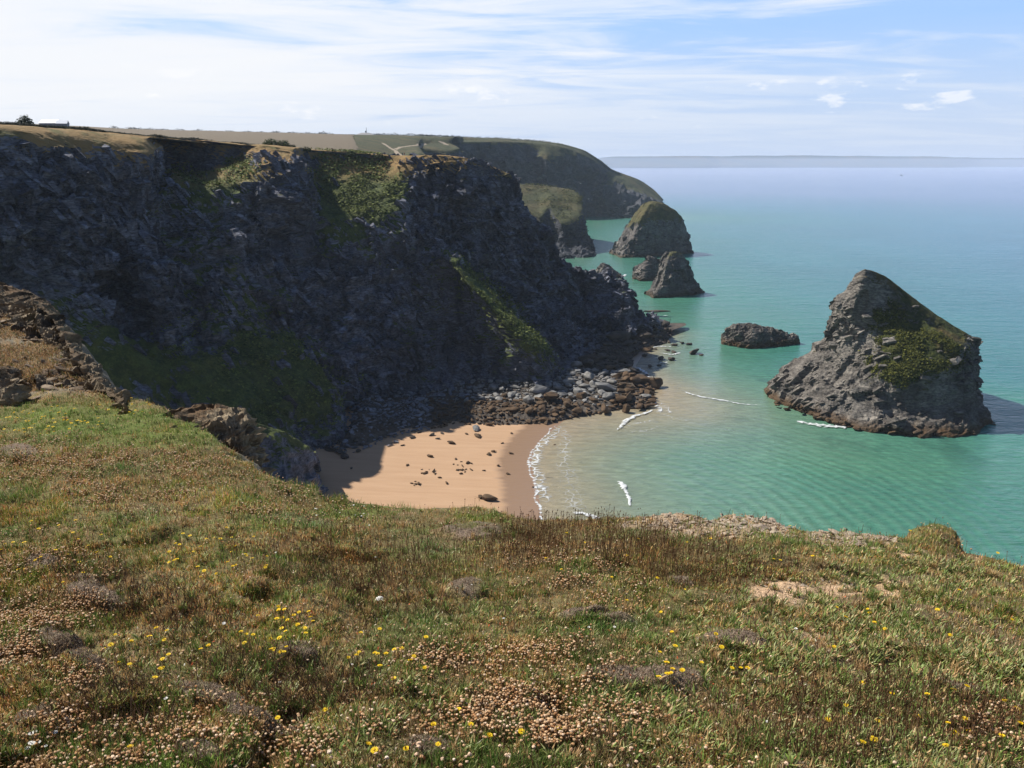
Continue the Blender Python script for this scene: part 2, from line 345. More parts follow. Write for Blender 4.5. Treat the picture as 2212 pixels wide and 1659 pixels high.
# ------------------------------------------------------------------ main cliff (near bay)
def pt(a):
    if a[0] == 'q': return (*Q(a[1], a[2], a[3]), a[4] if len(a) > 4 else 0.1)
    if a[0] == 'b': return (*B(a[1], a[2], 0.8), a[3] if len(a) > 3 else 0.05)
    return (*P(a[0], a[1], a[2]), a[3] if len(a) > 3 else 0.1)
L1 = [
 [(-260,255,190,.9),(-260,268,180,.9),(-260,340,176,.15),(-260,420,173,.1),(-260,510,170,.1),(-260,600,166,.1),(-260,700,160,.3),(-260,820,150,.6),('q',-260,128,1)],
 [(0,268,192,.9),(0,286,184,.8),(0,350,180,.2),(0,430,177,.1),(0,510,173,.1),(0,600,167,.1),(20,680,164,.6),(60,780,159,.9),('q',100,152,1)],
 [(100,274,200,.9),(105,300,192,.8),(110,360,187,.15),(115,430,183,.1),(120,510,178,.1),(120,600,171,.1),(140,680,166,.8),(190,790,160,1),('q',260,152,1)],
 [(190,283,207,.9),(200,316,198,.7),(205,380,192,.1),(210,450,187,.05),(215,530,182,.05),(220,620,175,.1),(235,700,168,.8),(300,800,161,1),('q',380,152,1)],
 [(250,290,213,.9),(262,320,203,.7),(260,380,198,.1),(255,450,195,.0),(252,530,193,.0),(250,610,190,.0),(300,700,178,.2),(380,810,162,.9),('q',450,150,1)],
 [(330,297,218,.9),(338,330,208,.6),(332,400,203,.1),(325,470,197,.05),(328,550,189,.1),(338,630,180,.05),(365,720,173,.15),(440,810,163,.95),('q',540,148,1)],
 [(350,302,254,.8),(362,308,252,.5),(368,350,244,.2),(372,392,213,1.),(375,480,205,.3),(390,580,192,.6),(440,720,178,.4),(560,830,168,1),('q',650,152,1)],
 [(450,305,254,.8),(450,310,252,.6),(452,352,246,.1),(450,402,212,1.),(440,480,204,.4),(450,570,193,.7),(510,700,182,.7),(640,840,172,1),('b',690,985)],
 [(530,313,248,.9),(525,319,246,.7),(520,345,242,.9),(502,403,211,.9),(505,480,203,.3),(530,570,193,.4),(590,700,186,.6),(690,850,174,1),('b',712,975)],
 [(560,311,240,.9),(568,318,232,.7),(580,350,214,.5),(585,410,206,.1),(580,480,202,.1),(590,570,195,.2),(630,690,185,.5),(725,840,176,.9),('b',740,955)],
 [(640,318,236,.9),(635,328,228,.6),(645,370,212,.1),(648,430,207,.0),(640,490,203,.1),(645,580,196,.2),(680,690,187,.2),(745,830,181,.5),('b',748,925)],
 [(665,322,242,.9),(664,330,240,.9),(676,370,234,1),(692,430,222,1),(690,490,210,.7),(690,590,200,.15),(715,690,191,.1),(760,800,183,.1),('b',760,890)],
 [(740,327,248,.9),(740,336,246,.9),(735,370,240,1.1),(735,425,227,1.1),(738,482,214,1.),(745,590,204,.1),(765,690,196,.1),(790,800,188,.1),('b',800,880)],
 [(815,332,250,.9),(815,343,248,.7),(812,375,241,1.1),(815,425,229,1.1),(820,468,219,1.),(815,580,209,.1),(830,690,200,.1),(845,790,193,.1),('b',850,868)],
 [(868,339,248,.9),(870,348,243,.7),(868,385,236,.8),(872,425,229,.7),(875,470,222,.6),(865,580,212,.15),(875,690,203,.5),(890,780,196,.2),('b',900,858)],
 [(905,339,246,.8),(905,346,242,.6),(905,400,236,.05),(908,450,232,.05),(905,500,228,.1),(900,590,216,.5),(910,690,213,.6),(935,780,206,.2),('b',950,853)],
 [(955,338,248,.8),(955,344,244,.6),(960,400,238,.05),(958,450,234,.1),(950,500,230,.1),(953,552,219,.8),(970,660,219,.3),(1000,760,212,.1),('b',1030,850)],
 [(1010,347,250,.8),(1010,352,246,.6),(1015,410,241,.1),(1005,460,237,.1),(990,510,232,.2),(1000,590,213,1.),(1070,670,206,1.1),(1140,745,200,1.1),('b',1175,848)],
 [(1040,353,252,.8),(1040,358,248,.5),(1050,420,244,.1),(1045,475,241,.1),(1040,530,237,.2),(1055,612,225,.7),(1120,688,217,.9),(1185,750,211,.9),('b',1212,842)],
 [(1065,362,256,.7),(1065,366,252,.4),(1080,430,248,.1),(1085,490,246,.1),(1085,550,243,.2),(1085,620,237,.3),(1150,700,229,.2),(1205,762,222,.1),('b',1232,822)],
 [(1090,375,258,.7),(1090,379,254,.4),(1112,440,251,.1),(1130,500,250,.1),(1140,570,250,.2),(1145,640,247,.2),(1185,705,241,.1),(1230,755,232,.05),('b',1262,795)],
 [(1110,387,260,.7),(1112,391,256,.4),(1138,450,255,.2),(1166,510,256,.1),(1192,570,258,.1),(1210,640,256,.1),(1240,700,250,.05),(1275,740,244,.05),('b',1300,770)],
 [(1116,400,270,.7),(1118,406,266,.4),(1143,458,262,.2),(1186,510,262,.1),(1225,572,264,.2),(1245,640,262,.1),(1270,700,257,.0),(1300,738,252,.0),('b',1335,757)],
 [(1080,420,300,.7),(1090,430,290,.4),(1140,490,280,.2),(1190,540,276,.1),(1262,580,270,.1),(1285,640,268,.0),(1305,690,262,.0),(1330,722,257,.0),('b',1365,738)],
 [(1060,430,320,.7),(1080,450,305,.4),(1130,510,294,.2),(1200,560,286,.1),(1305,596,275,.1),(1330,640,272,.0),(1350,680,268,.0),(1370,705,264,.0),('b',1400,726)],
 [(1050,450,330,.7),(1080,470,315,.4),(1140,530,302,.2),(1220,575,292,.1),(1346,604,279,.1),(1368,645,276,.0),(1383,675,273,.0),(1412,692,270,.0),('b',1436,715)],
 [(1040,460,345,.5),(1070,480,330,.3),(1120,540,315,.1),(1220,585,305,.1),(1325,612,300,.0),(1345,650,296,.0),(1360,675,290,.0),(1390,685,290,.0),('q',1400,300,.8)],
]
cols = []
for i, c in enumerate(L1):
    f = (.80, .80, .81, .82, .83, .84, .87, .89, .91, .95, .985)[i] if i < 11 else 1.0
    c = [((a[0], a[1], a[2]*(f if k < 5 else (f*(7 - k) + (1 + f)/2*(k - 4))/3 if k < 7 else (1 + f)/2), *a[3:]) if a[0] != 'q' and a[0] != 'b' else (('q', a[1], 140, 1) if a[0] == 'q' and i < 7 else a)) for k, a in enumerate(c)]
    pts = [pt(a) for a in c]
    r = pts[0]; back = (r[0] - 4, r[1] + ((85 if i < 9 else 45) if i < 14 else 14), r[2] - (1 if i < 14 else 16), 0.9)
    bs = pts[-1]; under = (bs[0], bs[1] - 3.5, bs[2] - 7, 0.0)
    cols.append([back] + pts + [under])
cliff, CLG, _ = loft('cliff', cols, M_CLIFF, 0.55, 0.5, amp=1.1, seed=5, vegdamp=.88, rowamp=[.2, .2, .35, .75, 1, 1, 1, 1, .85, .5, .25])
tag(cliff, kind='structure')

def fcl(c, n):
    u, v = proj(c)
    w = np.maximum(ell(u, v, 770, 395, 110, 70, .3), ell(u, v, 460, 370, 105, 35, -.1)*.7); w = np.maximum(w, ell(u, v, 1090, 670, 140, 32, .82)*.9); w = np.maximum(w, ell(u, v, 560, 800, 260, 110, .35)*.3)
    return w*sstep(fbm(c, 5.0, 3, .5, 177), -.35, .15)*(n[:, 2] > .2)*(u > 330)
def shards(name, G, F, n, filt, dirv, s0, s1, mat, label, root=None, flat=.3):
    pos, nn = scatter_on(G, F, n, filt); n = len(pos); d = np.array(dirv, float)[None] + RNG.normal(0, .16, (n, 3)); d -= nn*(d*nn).sum(1)[:, None]; d /= np.linalg.norm(d, axis=1)[:, None]
    b_ = np.cross(nn, d); L = (s0*(s1/s0)**(RNG.random(n)**1.8))[:, None]; Wd = L*RNG.uniform(.22, .55, (n, 1)); Hh = L*RNG.uniform(.10, flat, (n, 1)); q = RNG.uniform(-.25, .25, (n, 4, 1))
    base = pos - nn*Hh*.5
    V = np.stack([base - d*L*.5 - b_*Wd*.5, base + d*L*.5 - b_*Wd*(.4 + q[:, 0]), base + d*L*.5 + b_*Wd*(.4 + q[:, 1]), base - d*L*.5 + b_*Wd*.5,
                  base - d*L*(.35 + q[:, 2]*.5) - b_*Wd*.3 + nn*Hh*2.0, base + d*L*(.38 + q[:, 3]*.5) - b_*Wd*.25 + nn*Hh*1.3, base + d*L*.3 + b_*Wd*.35 + nn*Hh*.9, base - d*L*.3 + b_*Wd*.3 + nn*Hh*1.5], 1).reshape(-1, 3)
    fc = np.array([[4, 5, 6, 7], [0, 1, 5, 4], [1, 2, 6, 5], [2, 3, 7, 6], [3, 0, 4, 7]]); F2 = (np.arange(n)[:, None, None]*8 + fc[None]).reshape(-1, 4)
    o = mesh_from(name, V, F2, mat, None, False, {'veg': np.full(len(V), -1.0)})
    if label: tag(o, label, None, None, 'stuff')
    return o
def fsh(c, n):
    u, v = proj(c); vz = sstep(fbm(c, 15, 4, .6, 305), -.25, .2)
    sl = 1 - ell(u, v, 540, 810, 250, 110, .4) ; sl = np.minimum(sl, 1 - ell(u, v, 250, 760, 160, 70, .2)); sl = np.minimum(sl, 1 - ell(u, v, 775, 400, 120, 80, .3)); sl = np.minimum(sl, 1 - ell(u, v, 1090, 670, 150, 40, .82)); sl = np.minimum(sl, 1 - ell(u, v, 460, 370, 115, 40, 0))
    return np.clip(sl, .06, 1)*(.25 + vz)*(n[:, 2] < .8)*(c[:, 2] < 62)
shards('cliff_shards', CLG, grid_faces(*CLG.shape[:2]), 30000, fsh, (.62, -.12, -.62), .5, 4.2, M_CLIFF, 'broken slate shards and fins standing out of the dark cliff face')
pv, pn = scatter_on(CLG, grid_faces(*CLG.shape[:2]), 34000, fcl)
tag(leafclumps('gorse_scrub', pv, pn, M_LEAF, None, .8, (.030, .045, .012), (.19, .22, .055)), 'low gorse and bracken on the greener cliff slopes', None, None, 'stuff')
SCRUB = (fcl,)
# ------------------------------------------------------------------ plateau fields, far cliffs, far headland
M2 = []
for u, s, m_, r_ in ((-420,(256,450),(259,330),(268,262)), (0,(268,520),(271,350),(280,262)), (150,(275,560),(278,380),(290,262)), (300,(282,650),(287,420),(303,262)), (450,(285.5,680),(292,420),(312,266)), (600,(288.5,700),(300,420),(324,268)), (750,(292,720),(308,430),(338,272))):
    M2.append([(u,*s,.9),(u,*m_,.9),(u,*r_,.9),(u,r_[0]+60,r_[1]-5,.1),(u,r_[0]+130,r_[1]-10,.1),(u,r_[0]+200,r_[1]-14,.1),('q',u,r_[1]-14,0)])
M2 += [
 [(840,293,740,.9),(845,316,520,.9),(862,346,385,.9),(868,400,380),(875,450,375),(880,500,370),('q',880,366,0)],
 [(905,294,750,.9),(895,314,600,.9),(906,331,440,.9),(915,360,432),(925,420,425),(930,480,418),('q',930,410,0)],
 [(915,294,752,.9),(905,315,620,.9),(921,338,450,.9),(935,370,452),(945,430,455),(950,490,455),('q',950,455,0)],
 [(930,295,755,.9),(898,315,640,.9),(890,325,540,.9),(900,350,545),(910,420,545),(915,490,545),('q',920,545,0)],
 [(940,295,757,.9),(903,314,660,.9),(878,319,600,.9),(885,345,600),(890,410,600),(895,480,600),('q',900,600,0)],
 [(955,296,760,.9),(925,311,690,.9),(912,321.5,640,.9),(918,350,638),(922,410,636),(925,480,634),('q',930,632,0)],
 [(975,296.5,765,.9),(955,310,710,.9),(965,325,665,.9),(972,352,660),(976,410,656),(980,470,654),('q',985,650,0)],
 [(985,297,770,.9),(975,310,730,.9),(993,321,690,.9),(1000,350,690),(1004,410,688),(1008,470,686),('q',1012,684,0)],
 [(990,297,790,.9),(968,307,790,.9),(975,313,770,.8),(985,345,775),(990,400,775),(995,460,775),('q',1000,770,0)],
 [(1005,298,900,.9),(990,303,850,.9),(985,308,815,.8),(990,340,815),(995,400,815),(1000,450,815),('q',1005,812,0)],
 [(1071,300.5,960,.9),(1071,303,900,.9),(1071,306.5,870,.8),(1075,340,865,.05),(1080,390,860,.05),(1085,440,855),('q',1090,850,0)],
 [(1140,305,1000,.9),(1140,306.5,950,.9),(1140,309,915,.8),(1142,345,905,.05),(1150,390,900,.05),(1155,440,890),('q',1160,880,0)],
 [(1180,308,1010,.9),(1180,309.5,960,.9),(1182,312,925,1.),(1182,340,900,1.),(1185,395,895,.1),(1190,440,890),('q',1195,885,0)],
 [(1215,313,1010,.9),(1215,314.5,970,.9),(1213,318,930,.8),(1220,345,918,.2),(1225,395,912),(1230,440,905),('q',1235,895,0)],
 [(1260,326,1015,.9),(1260,328,990,.8),(1258,332,960,.6),(1262,360,945,.2),(1265,400,935),(1268,440,925),('q',1270,915,0)],
 [(1295,347,1030,.7),(1293,350,1005,.6),(1290,355,985,.3),(1290,380,970),(1288,410,955),(1287,440,940),('q',1287,925,0)],
 [(1320,366,1060,.6),(1316,369,1040,.5),(1310,374,1020,.3),(1299,395,990,.1),(1292,415,965,.1),(1288,440,945),('q',1286,930,0)],
 [(1345,376,1100,1.),(1338,379,1060,1.),(1328,383,1010,.7),(1310,400,960,.3),(1300,425,935,.2),(1322,450,915),('b',1330,469)],
 [(1380,389,1110,1.),(1370,393,1060,1.),(1352,397,1010,.7),(1345,410,960,.0),(1345,430,935,.0),(1355,450,915,.0),('b',1365,470)],
 [(1410,409,1110,1.),(1402,415,1060,.8),(1393,419,1010,.5),(1390,427,970,.0),(1395,440,945,.0),(1400,455,925,.0),('b',1408,470)],
 [(1430,431,1100,.6),(1430,435,1060,.4),(1430,438,1020,.2),(1434,443,990,.0),(1438,449,970,.0),(1440,456,950,.0),('q',1443,930,0)],
 [(1425,434,1180,.6),(1420,438,1160,.4),(1425,441,1140,.2),(1430,445,1120,.0),(1433,448,1100,.0),(1436,452,1080,.0),('q',1440,1060,0)],
]
cols = []
for i, c in enumerate(M2):
    pts = [pt(a) for a in c]; pts = [(*q_[:3], q_[3] if q_[3] > .15 else -.6) for q_ in pts]; r = pts[0]; bs = pts[-1]
    cols.append([(r[0], r[1] + 220, r[2] - 22, .9)] + pts + [(bs[0], bs[1] - 6, -12, 0)])
def fardisp(p, amp, seed):
    ps = p @ STR.T
    return amp*(fbm(p, 60, 3, .5, seed)*7 + fbm(ps, 24, 4, .55, seed+2, 'ridge')*4.5 + fbm(ps, 7, 3, .6, seed+3, 'ridge')*1.5 + fbm(p, 55, 3, .5, seed+8, 'ridge', (1, 1, .25))*6 + blocks(ps, 26, seed+60)*8 + blocks(ps, 9, seed+80)*3)
headland, HG, HF = loft('headland_terrain', cols, M_FAR, 3.2, [9, 9, 4, 2.4, 2.4, 2.4, 2.4, 3], amp=0.9, seed=21, dispf=fardisp, vegdamp=0.97, rowamp=[.1, .1, .1, .35, 1, 1, 1, .7, .3])
tag(headland, kind='structure')
hp = HG.reshape(-1, 3); hu, hv_ = proj(hp); fa = headland.data.attributes.new('fld', 'FLOAT', 'POINT')
fld = (hu < np.interp(hp[:, 1], [260, 385, 520, 620], [772, 772, 764, 763])).astype(np.float32)*(hp[:, 2] > 55); fa.data.foreach_set('value', fld.astype(np.float32))

M3 = [
 [(1090,396,640,1.),(1090,425,600,1.),(1100,450,560,.9),(1110,480,553),(1120,520,545),('b',1130,560)],
 [(1120,398,640,1.),(1125,425,600,1.),(1140,452,560,.9),(1145,485,553,.0),(1150,520,545,.0),('b',1160,556)],
 [(1160,401,640,1.),(1165,430,600,1.),(1165,468,550,.9),(1168,495,545,.0),(1172,525,540,.0),('b',1180,556)],
 [(1185,403,640,1.),(1188,425,600,1.),(1187,448,568,.5),(1192,490,553,.0),(1196,520,543,.0),('b',1200,556)],
 [(1210,406,635,1.),(1215,440,590,1.),(1210,478,545,.9),(1215,500,542,.0),(1220,525,538,.0),('b',1228,556)],
 [(1238,412,625,1.),(1246,440,590,1.),(1235,476,550,.8),(1240,500,547,.0),(1248,525,542,.0),('b',1258,555)],
 [(1254,428,610,.9),(1258,440,595,.8),(1261,460,575,.4),(1267,490,565,.0),(1275,520,555,.0),('b',1289,549)],
 [(1248,432,640,.8),(1252,445,630,.5),(1256,465,620,.1),(1262,490,610,.0),(1270,515,600,.0),('q',1280,590,0)],
]
cols = []
for c in M3:
    pts = [pt(a) for a in c]; r = pts[0]; bs = pts[-1]
    cols.append([(r[0] - 3, r[1] + 40, r[2] - 30, .5)] + pts + [(bs[0], bs[1] - 4, -8, 0)])
mid, MG, MF_ = loft('middle_headland_hill', cols, M_FAR, 1.1, 1.0, amp=0.75, seed=31, vegdamp=0.9, rowamp=[.3, .35, .3, .6, 1, 1, .8, .3])
tag(mid, kind='structure')
pv, pn = scatter_on(MG, MF_, 5200, lambda c, n: (n[:, 2] > .35)*(c[:, 2] > 12)*(.08 + sstep(fbm(c, 16, 4, .6, 401), -.05, .3)))
tag(leafclumps('hill_heath', pv, pn, M_LEAF, None, 1.5, (.035, .045, .014), (.13, .13, .045)), 'rough heathy grass on the middle headland', None, None, 'stuff')
def ffar(c, n):
    u, v = proj(c); return (n[:, 2] > .6)*(u > 968)*(u < 1440)*(c[:, 2] > 30)*(.05 + sstep(fbm(c, 40, 4, .6, 403), -.02, .3))
pv, pn = scatter_on(HG, HF, 4200, ffar)
tag(leafclumps('pasture_scrub', pv, pn, M_LEAF, None, 1.5, (.035, .045, .016), (.10, .105, .04)), 'patches of scrub on the far clifftop pasture', None, None, 'stuff')

# ------------------------------------------------------------------ sea stacks
def rings(levels, Yc, veg=None, nback=1):
    """levels: (v, uL, uR, uN, half depth towards camera, half depth behind, veg); ring per level -> columns"""
    R = []
    for (v, uL, uR, uN, dN, dB, g) in levels:
        z = P(0, v, Yc)[2]; um = (uL + uR)/2
        if v == levels[-1][0]: z = 0.3
        ring = [(*Q(uL, Yc, z), g), (*Q((uL*0.45 + uN*0.55), Yc - dN*0.62, z), g), (*Q(uN, Yc - dN, z), g), (*Q((uN*0.5 + uR*0.5), Yc - dN*0.72, z), g),
                (*Q(uR, Yc, z), g), (*Q(um*0.4 + uR*0.6, Yc + dB*0.8, z), g), (*Q(um*0.6 + uL*0.4, Yc + dB*0.85, z), g)]
        R.append(ring)
    low = [(x, y, z - 6, 0) for x, y, z, g in R[-1]]
    R.append(low)
    cx = np.mean(np.array(R[0]), 0); cx[2] += 0.3
    R.insert(0, [tuple(cx)]*len(R[0]))
    return [[R[k][j] for k in range(len(R))] for j in range(len(R[0]))]
def stackdisp(p, amp, seed):
    ps = p @ STR.T
    warp = np.stack([fbm(p, 9, 2, seed=seed+40), fbm(p, 9, 2, seed=seed+41), fbm(p, 9, 2, seed=seed+42)], 1)*2
    f = fbm(ps + warp, 3.4, 2, .5, seed+4); q = np.round(f*4)/4
    return amp*(fbm(p + warp, 14, 3, .5, seed)*1.2 + fbm(ps + warp, 6, 4, .58, seed+2, 'ridge')*.6 + blocks(p + warp*1.5, 7.5, seed+60)*1.45 + blocks(ps + warp, 2.3, seed+80)*.42 + blocks(ps, .9, seed+90)*.28 + fbm(ps, .8, 3, .6, seed+9)*.15)

S = [
 [(1847,592,192,.2),(1828,628,193,.1),(1797,654,195,.1),(1791,725,198,.0),(1702,790,203,.0),('b',1652,838,.0)],
 [(1858,587,190,.3),(1855,640,188,.2),(1840,700,188,.1),(1800,770,190,.0),(1740,825,190,.0),('b',1700,873,.0)],
 [(1870,583,189,.4),(1880,640,188,.3),(1872,710,186,.3),(1860,780,182,.0),(1820,850,180,.0),('b',1790,906,.0)],
 [(1890,588,190,.7),(1922,650,188,.35),(1932,720,183,1.0),(1920,795,177,.6),(1900,870,174,.0),('b',1880,926,.0)],
 [(1920,602,191,.8),(1975,678,187,.6),(2000,738,180,1.0),(1965,812,174.5,.8),(1960,880,173,.0),('b',1970,934,.0)],
 [(2000,664,190,.85),(2030,702,186,.7),(2058,748,179,.9),(2050,805,175,.3),(2040,880,172,.0),('b',2060,940,.0)],
 [(2056,700,190,.85),(2084,722,187,.6),(2096,748,182,.3),(2090,810,178,.0),(2095,870,176,.0),('b',2108,930,.0)],
 [(2102,728,191,.3),(2112,745,189,.1),(2112,790,187,.0),(2110,835,184,.0),(2118,875,182,.0),('b',2134,906,.0)],
 [(2070,716,196,.3),(2088,745,200,.1),(2090,790,202,.0),(2090,830,203,.0),(2095,860,203,.0),('q',2100,204,.3,.0)],
 [(1980,652,196,.3),(1980,690,205,.1),(1980,740,210,.0),(1980,790,213,.0),(1980,820,215,.0),('q',1970,217,.3,.0)],
 [(1880,592,194,.3),(1860,640,202,.1),(1850,700,210,.0),(1830,760,214,.0),(1800,800,216,.0),('q',1760,219,.3,.0)],
]
cols = []
ctr = None
for c in S:
    pts = [pt(a) for a in c]; bs = pts[-1]; cols.append(pts + [(bs[0], bs[1], -6, 0)])
back = pt((1950, 640, 193, .4))
for c in cols:   # close the top along the crest
    c.insert(0, tuple((np.array(c[0])*0.6 + np.array(c[0])*0.4)))
tops = [c[1] for c in cols]
pairs = {0: 10, 1: 10, 2: 10, 3: 10, 4: 9, 5: 9, 6: 8, 7: 8, 8: 6, 9: 4, 10: 2}
for i, j in pairs.items():
    m_ = (np.array(tops[i]) + np.array(tops[j]))/2; cols[i][0] = tuple(m_)
bigroot = empty('sea_stack', B(1900, 920), 'tall pointed sea stack with green-topped sloping side and brown rubble at its foot', 'sea stack', 'sea stacks in the bay')
def reloc(o, root):
    """put a mesh built in world coordinates under its root"""
    o.parent = root; off = np.array(root.location)
    n = len(o.data.vertices); co = np.empty(n*3, np.float32); o.data.vertices.foreach_get('co', co)
    co = co.reshape(-1, 3) - off; o.data.vertices.foreach_set('co', co.astype(np.float32).ravel()); o.data.update()
bigrock, BSG, BSF = loft('rock', cols, M_STACK, 0.40, 0.36, amp=0.85, closed=True, seed=51, dispf=stackdisp, vegdamp=0.7, rowamp=[.1, .25, .6, .75, .75, .8, .8, .4])
def fveg(c, n):
    u, v = proj(c); f = c[:, 1] < 192
    w = np.maximum(ell(u, v, 1975, 760, 110, 45, .1), ell(u, v, 1915, 690, 45, 40, .6)) ; w = np.maximum(w, ell(u, v, 1930, 790, 60, 40, .5))
    return f*w*sstep(fbm(c, 4.5, 4, .6, 77), -.12, .12)*(n[:, 2] > .1)
shd = shards('slate_fins', BSG, BSF, 3000, lambda c, n: (1 - .95*fveg(c, n))*(.15 + sstep(fbm(c, 6, 3, .6, 311), -.05, .25))*(n[:, 2] < .6)*(c[:, 2] < 27), (.85, -.2, .30), .4, 3.4, M_STACK, None, flat=.35)
pv, pn = scatter_on(BSG, BSF, 16000, fveg)
tag(shd, kind='stuff'); reloc(shd, bigroot); reloc(bigrock, bigroot); sc_ = leafclumps('scrub', pv, pn, M_LEAF, None, 0.55, (.020, .030, .008), (.16, .16, .03)); reloc(sc_, bigroot)

def ringstack(name, levels, Yc, mat, label, amp, seed, res=0.5, group=None, cat='sea stack'):
    cols = rings(levels, Yc)
    o, G, F = loft('rock', cols, mat, res, res, amp=amp, closed=True, seed=seed, dispf=stackdisp, rowamp=[.3, .5] + [1]*(len(levels) - 1) + [.4], nmax=150)
    zl = levels[-1]; root = empty(name, Q((zl[1] + zl[2])/2, Yc, 0), label, cat, group); reloc(o, root); sh_ = shards('slate_fins', G, F, 500, lambda c, n: (n[:, 2] < .5)*(c[:, 2] < (22 if Yc > 500 else 99))*(.1 + sstep(fbm(c, 5, 3, .6, 313), -.1, .2)), (.5, -.1, .8), .5*res/.5, 3.2*res/.5, mat, None, None, .35); tag(sh_, kind='stuff'); reloc(sh_, root); return root, G, F
M_STACKFAR = rockmat('far stack rock', (0.028, 0.026, 0.028), (0.09, 0.085, 0.085), (0.30, 0.27, 0.23), (0.05, 0.055, 0.015), (0.13, 0.12, 0.04), tide=(0.06, 0.04, 0.02), bump=0.7, dry=(0.17, 0.12, 0.055), fscale=0.6)
ringstack('sea_stack', [(435,1400,1424,1411,4,4,.9),(441,1389,1438,1403,9,8,1.),(453,1378,1458,1395,14,12,1.),(470,1366,1473,1385,18,16,.85),(492,1352,1481,1375,21,18,.35),(515,1340,1486,1365,23,20,.0),(535,1326,1491,1350,25,22,.0),(552,1320,1495,1345,27,24,.0)], 545, M_STACKFAR,
          'broad sea stack with a dome of yellowish turf, beyond the small dark stack', .85, 61, .9, 'sea stacks in the bay')
ringstack('sea_stack', [(544,1445,1464,1453,2,2,.4),(552,1434,1477,1446,4.5,4,.3),(574,1424,1492,1438,8.5,7,.0),(600,1416,1500,1432,11,10,.0),(622,1404,1510,1420,14,12,.0),(639,1391,1523,1412,16,14,.0)], 372, M_STACKFAR,
          'small steep dark sea stack with a pale left edge, nearer than the turfed stack', .6, 67, .5, 'sea stacks in the bay')
ringstack('islet_rock', [(553,1398,1404,1401,1,1,.0),(563,1388,1428,1400,4,3,.0),(578,1372,1432,1395,6,5,.0),(592,1366,1436,1390,8,6,.0)], 420, M_STACKFAR, 'jagged low ribbed rock just left of the small dark stack', .75, 71, .45, None, 'rock')
ringstack('islet_rock', [(568,1300,1308,1304,1,1,.0),(578,1292,1325,1302,4,3,.0),(588,1284,1338,1300,6,5,.0),(599,1280,1346,1300,8,6,.0)], 425, M_STACKFAR, 'pale grey rock in the surf peeping over the dark headland tip', .55, 73, .45, None, 'rock')
ringstack('islet_rock', [(700,1588,1606,1592,1.5,1.5,.0),(707,1568,1650,1590,3,3,.0),(713,1564,1700,1600,5,4,.0),(724,1560,1718,1610,6,5,.0),(740,1558,1726,1620,8,6,.0)], 262, M_STACK, 'low flat dark rock awash between headland tip and tall pointed stack', .75, 79, .3, None, 'rock')

# ------------------------------------------------------------------ sea, sand, foam
def polydist(px_, py_, poly):
    d = np.full(px_.shape, 1e9)
    for (ax, ay), (bx, by) in zip(poly[:-1], poly[1:]):
        vx, vy = bx - ax, by - ay; L = vx*vx + vy*vy + 1e-9
        t = np.clip(((px_ - ax)*vx + (py_ - ay)*vy)/L, 0, 1)
        d = np.minimum(d, np.hypot(px_ - ax - t*vx, py_ - ay - t*vy))
    return d
shore = [B(*a)[:2] for a in ((1430,722),(1400,745),(1370,790),(1400,835),(1395,870),(1330,885),(1262,896),(1215,908),(1190,930),(1165,950),(1150,972),(1143,1000),(1150,1030),(1157,1060),(1165,1110),(1172,1180),(1180,1300))]
coast = [B(*a)[:2] for a in ((1430,722),(1400,690),(1250,560),(1290,549),(1290,470),(1440,470))]
stk = [B(*a)[:2] for a in ((1652,838),(1700,873),(1790,906),(1970,934),(2060,940),(2134,906))]
ys = np.concatenate([np.linspace(60, 330, 300), np.geomspace(332, 20000, 160)])
ks = np.linspace(-1.3, 1.3, 420)
YY, KK = np.meshgrid(ys, ks, indexing='ij'); XX = KK*YY
ds = polydist(XX, YY, shore); dc = polydist(XX, YY, coast); dst = polydist(XX, YY, stk)
pf = np.stack([XX.ravel(), YY.ravel(), np.zeros(XX.size)], 1)
nz1 = fbm(pf, 45, 4, .5, 91).reshape(XX.shape); nz2 = fbm(pf, 400, 3, .5, 93, stretch=(.4, 1, 1)).reshape(XX.shape)
D = np.minimum(ds*(1 + np.clip((YY - 195)/45, 0, 1.8)) + nz1*10, dc + 50 + nz1*15)
def lerp_table(x, tab):
    xs = [a for a, _ in tab]; return np.stack([np.interp(x, xs, [c[i] for _, c in tab]) for i in range(3)], -1)
WC = lerp_table(D, [(0, (.27, .22, .145)), (10, (.215, .205, .135)), (20, (.15, .19, .13)), (34, (.10, .185, .125)), (56, (.062, .175, .115)), (105, (.038, .155, .115)), (170, (.034, .15, .15)), (330, (.045, .15, .20)), (900, (.12, .165, .27)), (4000, (.19, .21, .35))])
WC *= 1.10*(1 + 0.12*nz1 + 0.10*nz2*(D > 120))[..., None]
lane = sstep(fbm(pf, 30, 4, .55, 97, stretch=(1, .35, 1)).reshape(XX.shape), .05, .35)*(D > 30)*(D < 260)*.28; WC = WC*(1 - lane[..., None]) + WC*np.array((.55, .75, .8))*lane[..., None]
kelp = sstep(fbm(pf, 12, 4, .55, 95).reshape(XX.shape), .18, .42)*sstep(dst, 30, 5)*.45
WC = WC*(1 - kelp[..., None]) + np.array((.02, .07, .05))*kelp[..., None]
M_WATER, t, b = newmat('sea water')
at = t.nodes.new('ShaderNodeAttribute'); at.attribute_name = 'Col'
tc = t.nodes.new('ShaderNodeTexCoord'); ob = tc.outputs['Object']
w1 = noise(t, mapping(t, ob, scale=(.28, .8, 1), rot=(0, 0, .35)), 1.0, 5, .6, .6)
w2 = noise(t, mapping(t, ob, scale=(.05, .16, 1), rot=(0, 0, -.15)), 1.0, 4, .6, .5)
w3 = noise(t, mapping(t, ob, scale=(.006, .028, 1), rot=(0, 0, .1)), 1.0, 6, .6, .4)
cc = mixc(t, ramp(t, w3, [(.35, 0.0), (.7, .30)]), at.outputs['Color'], mixc(t, .5, at.outputs['Color'], (.02, .07, .12)))
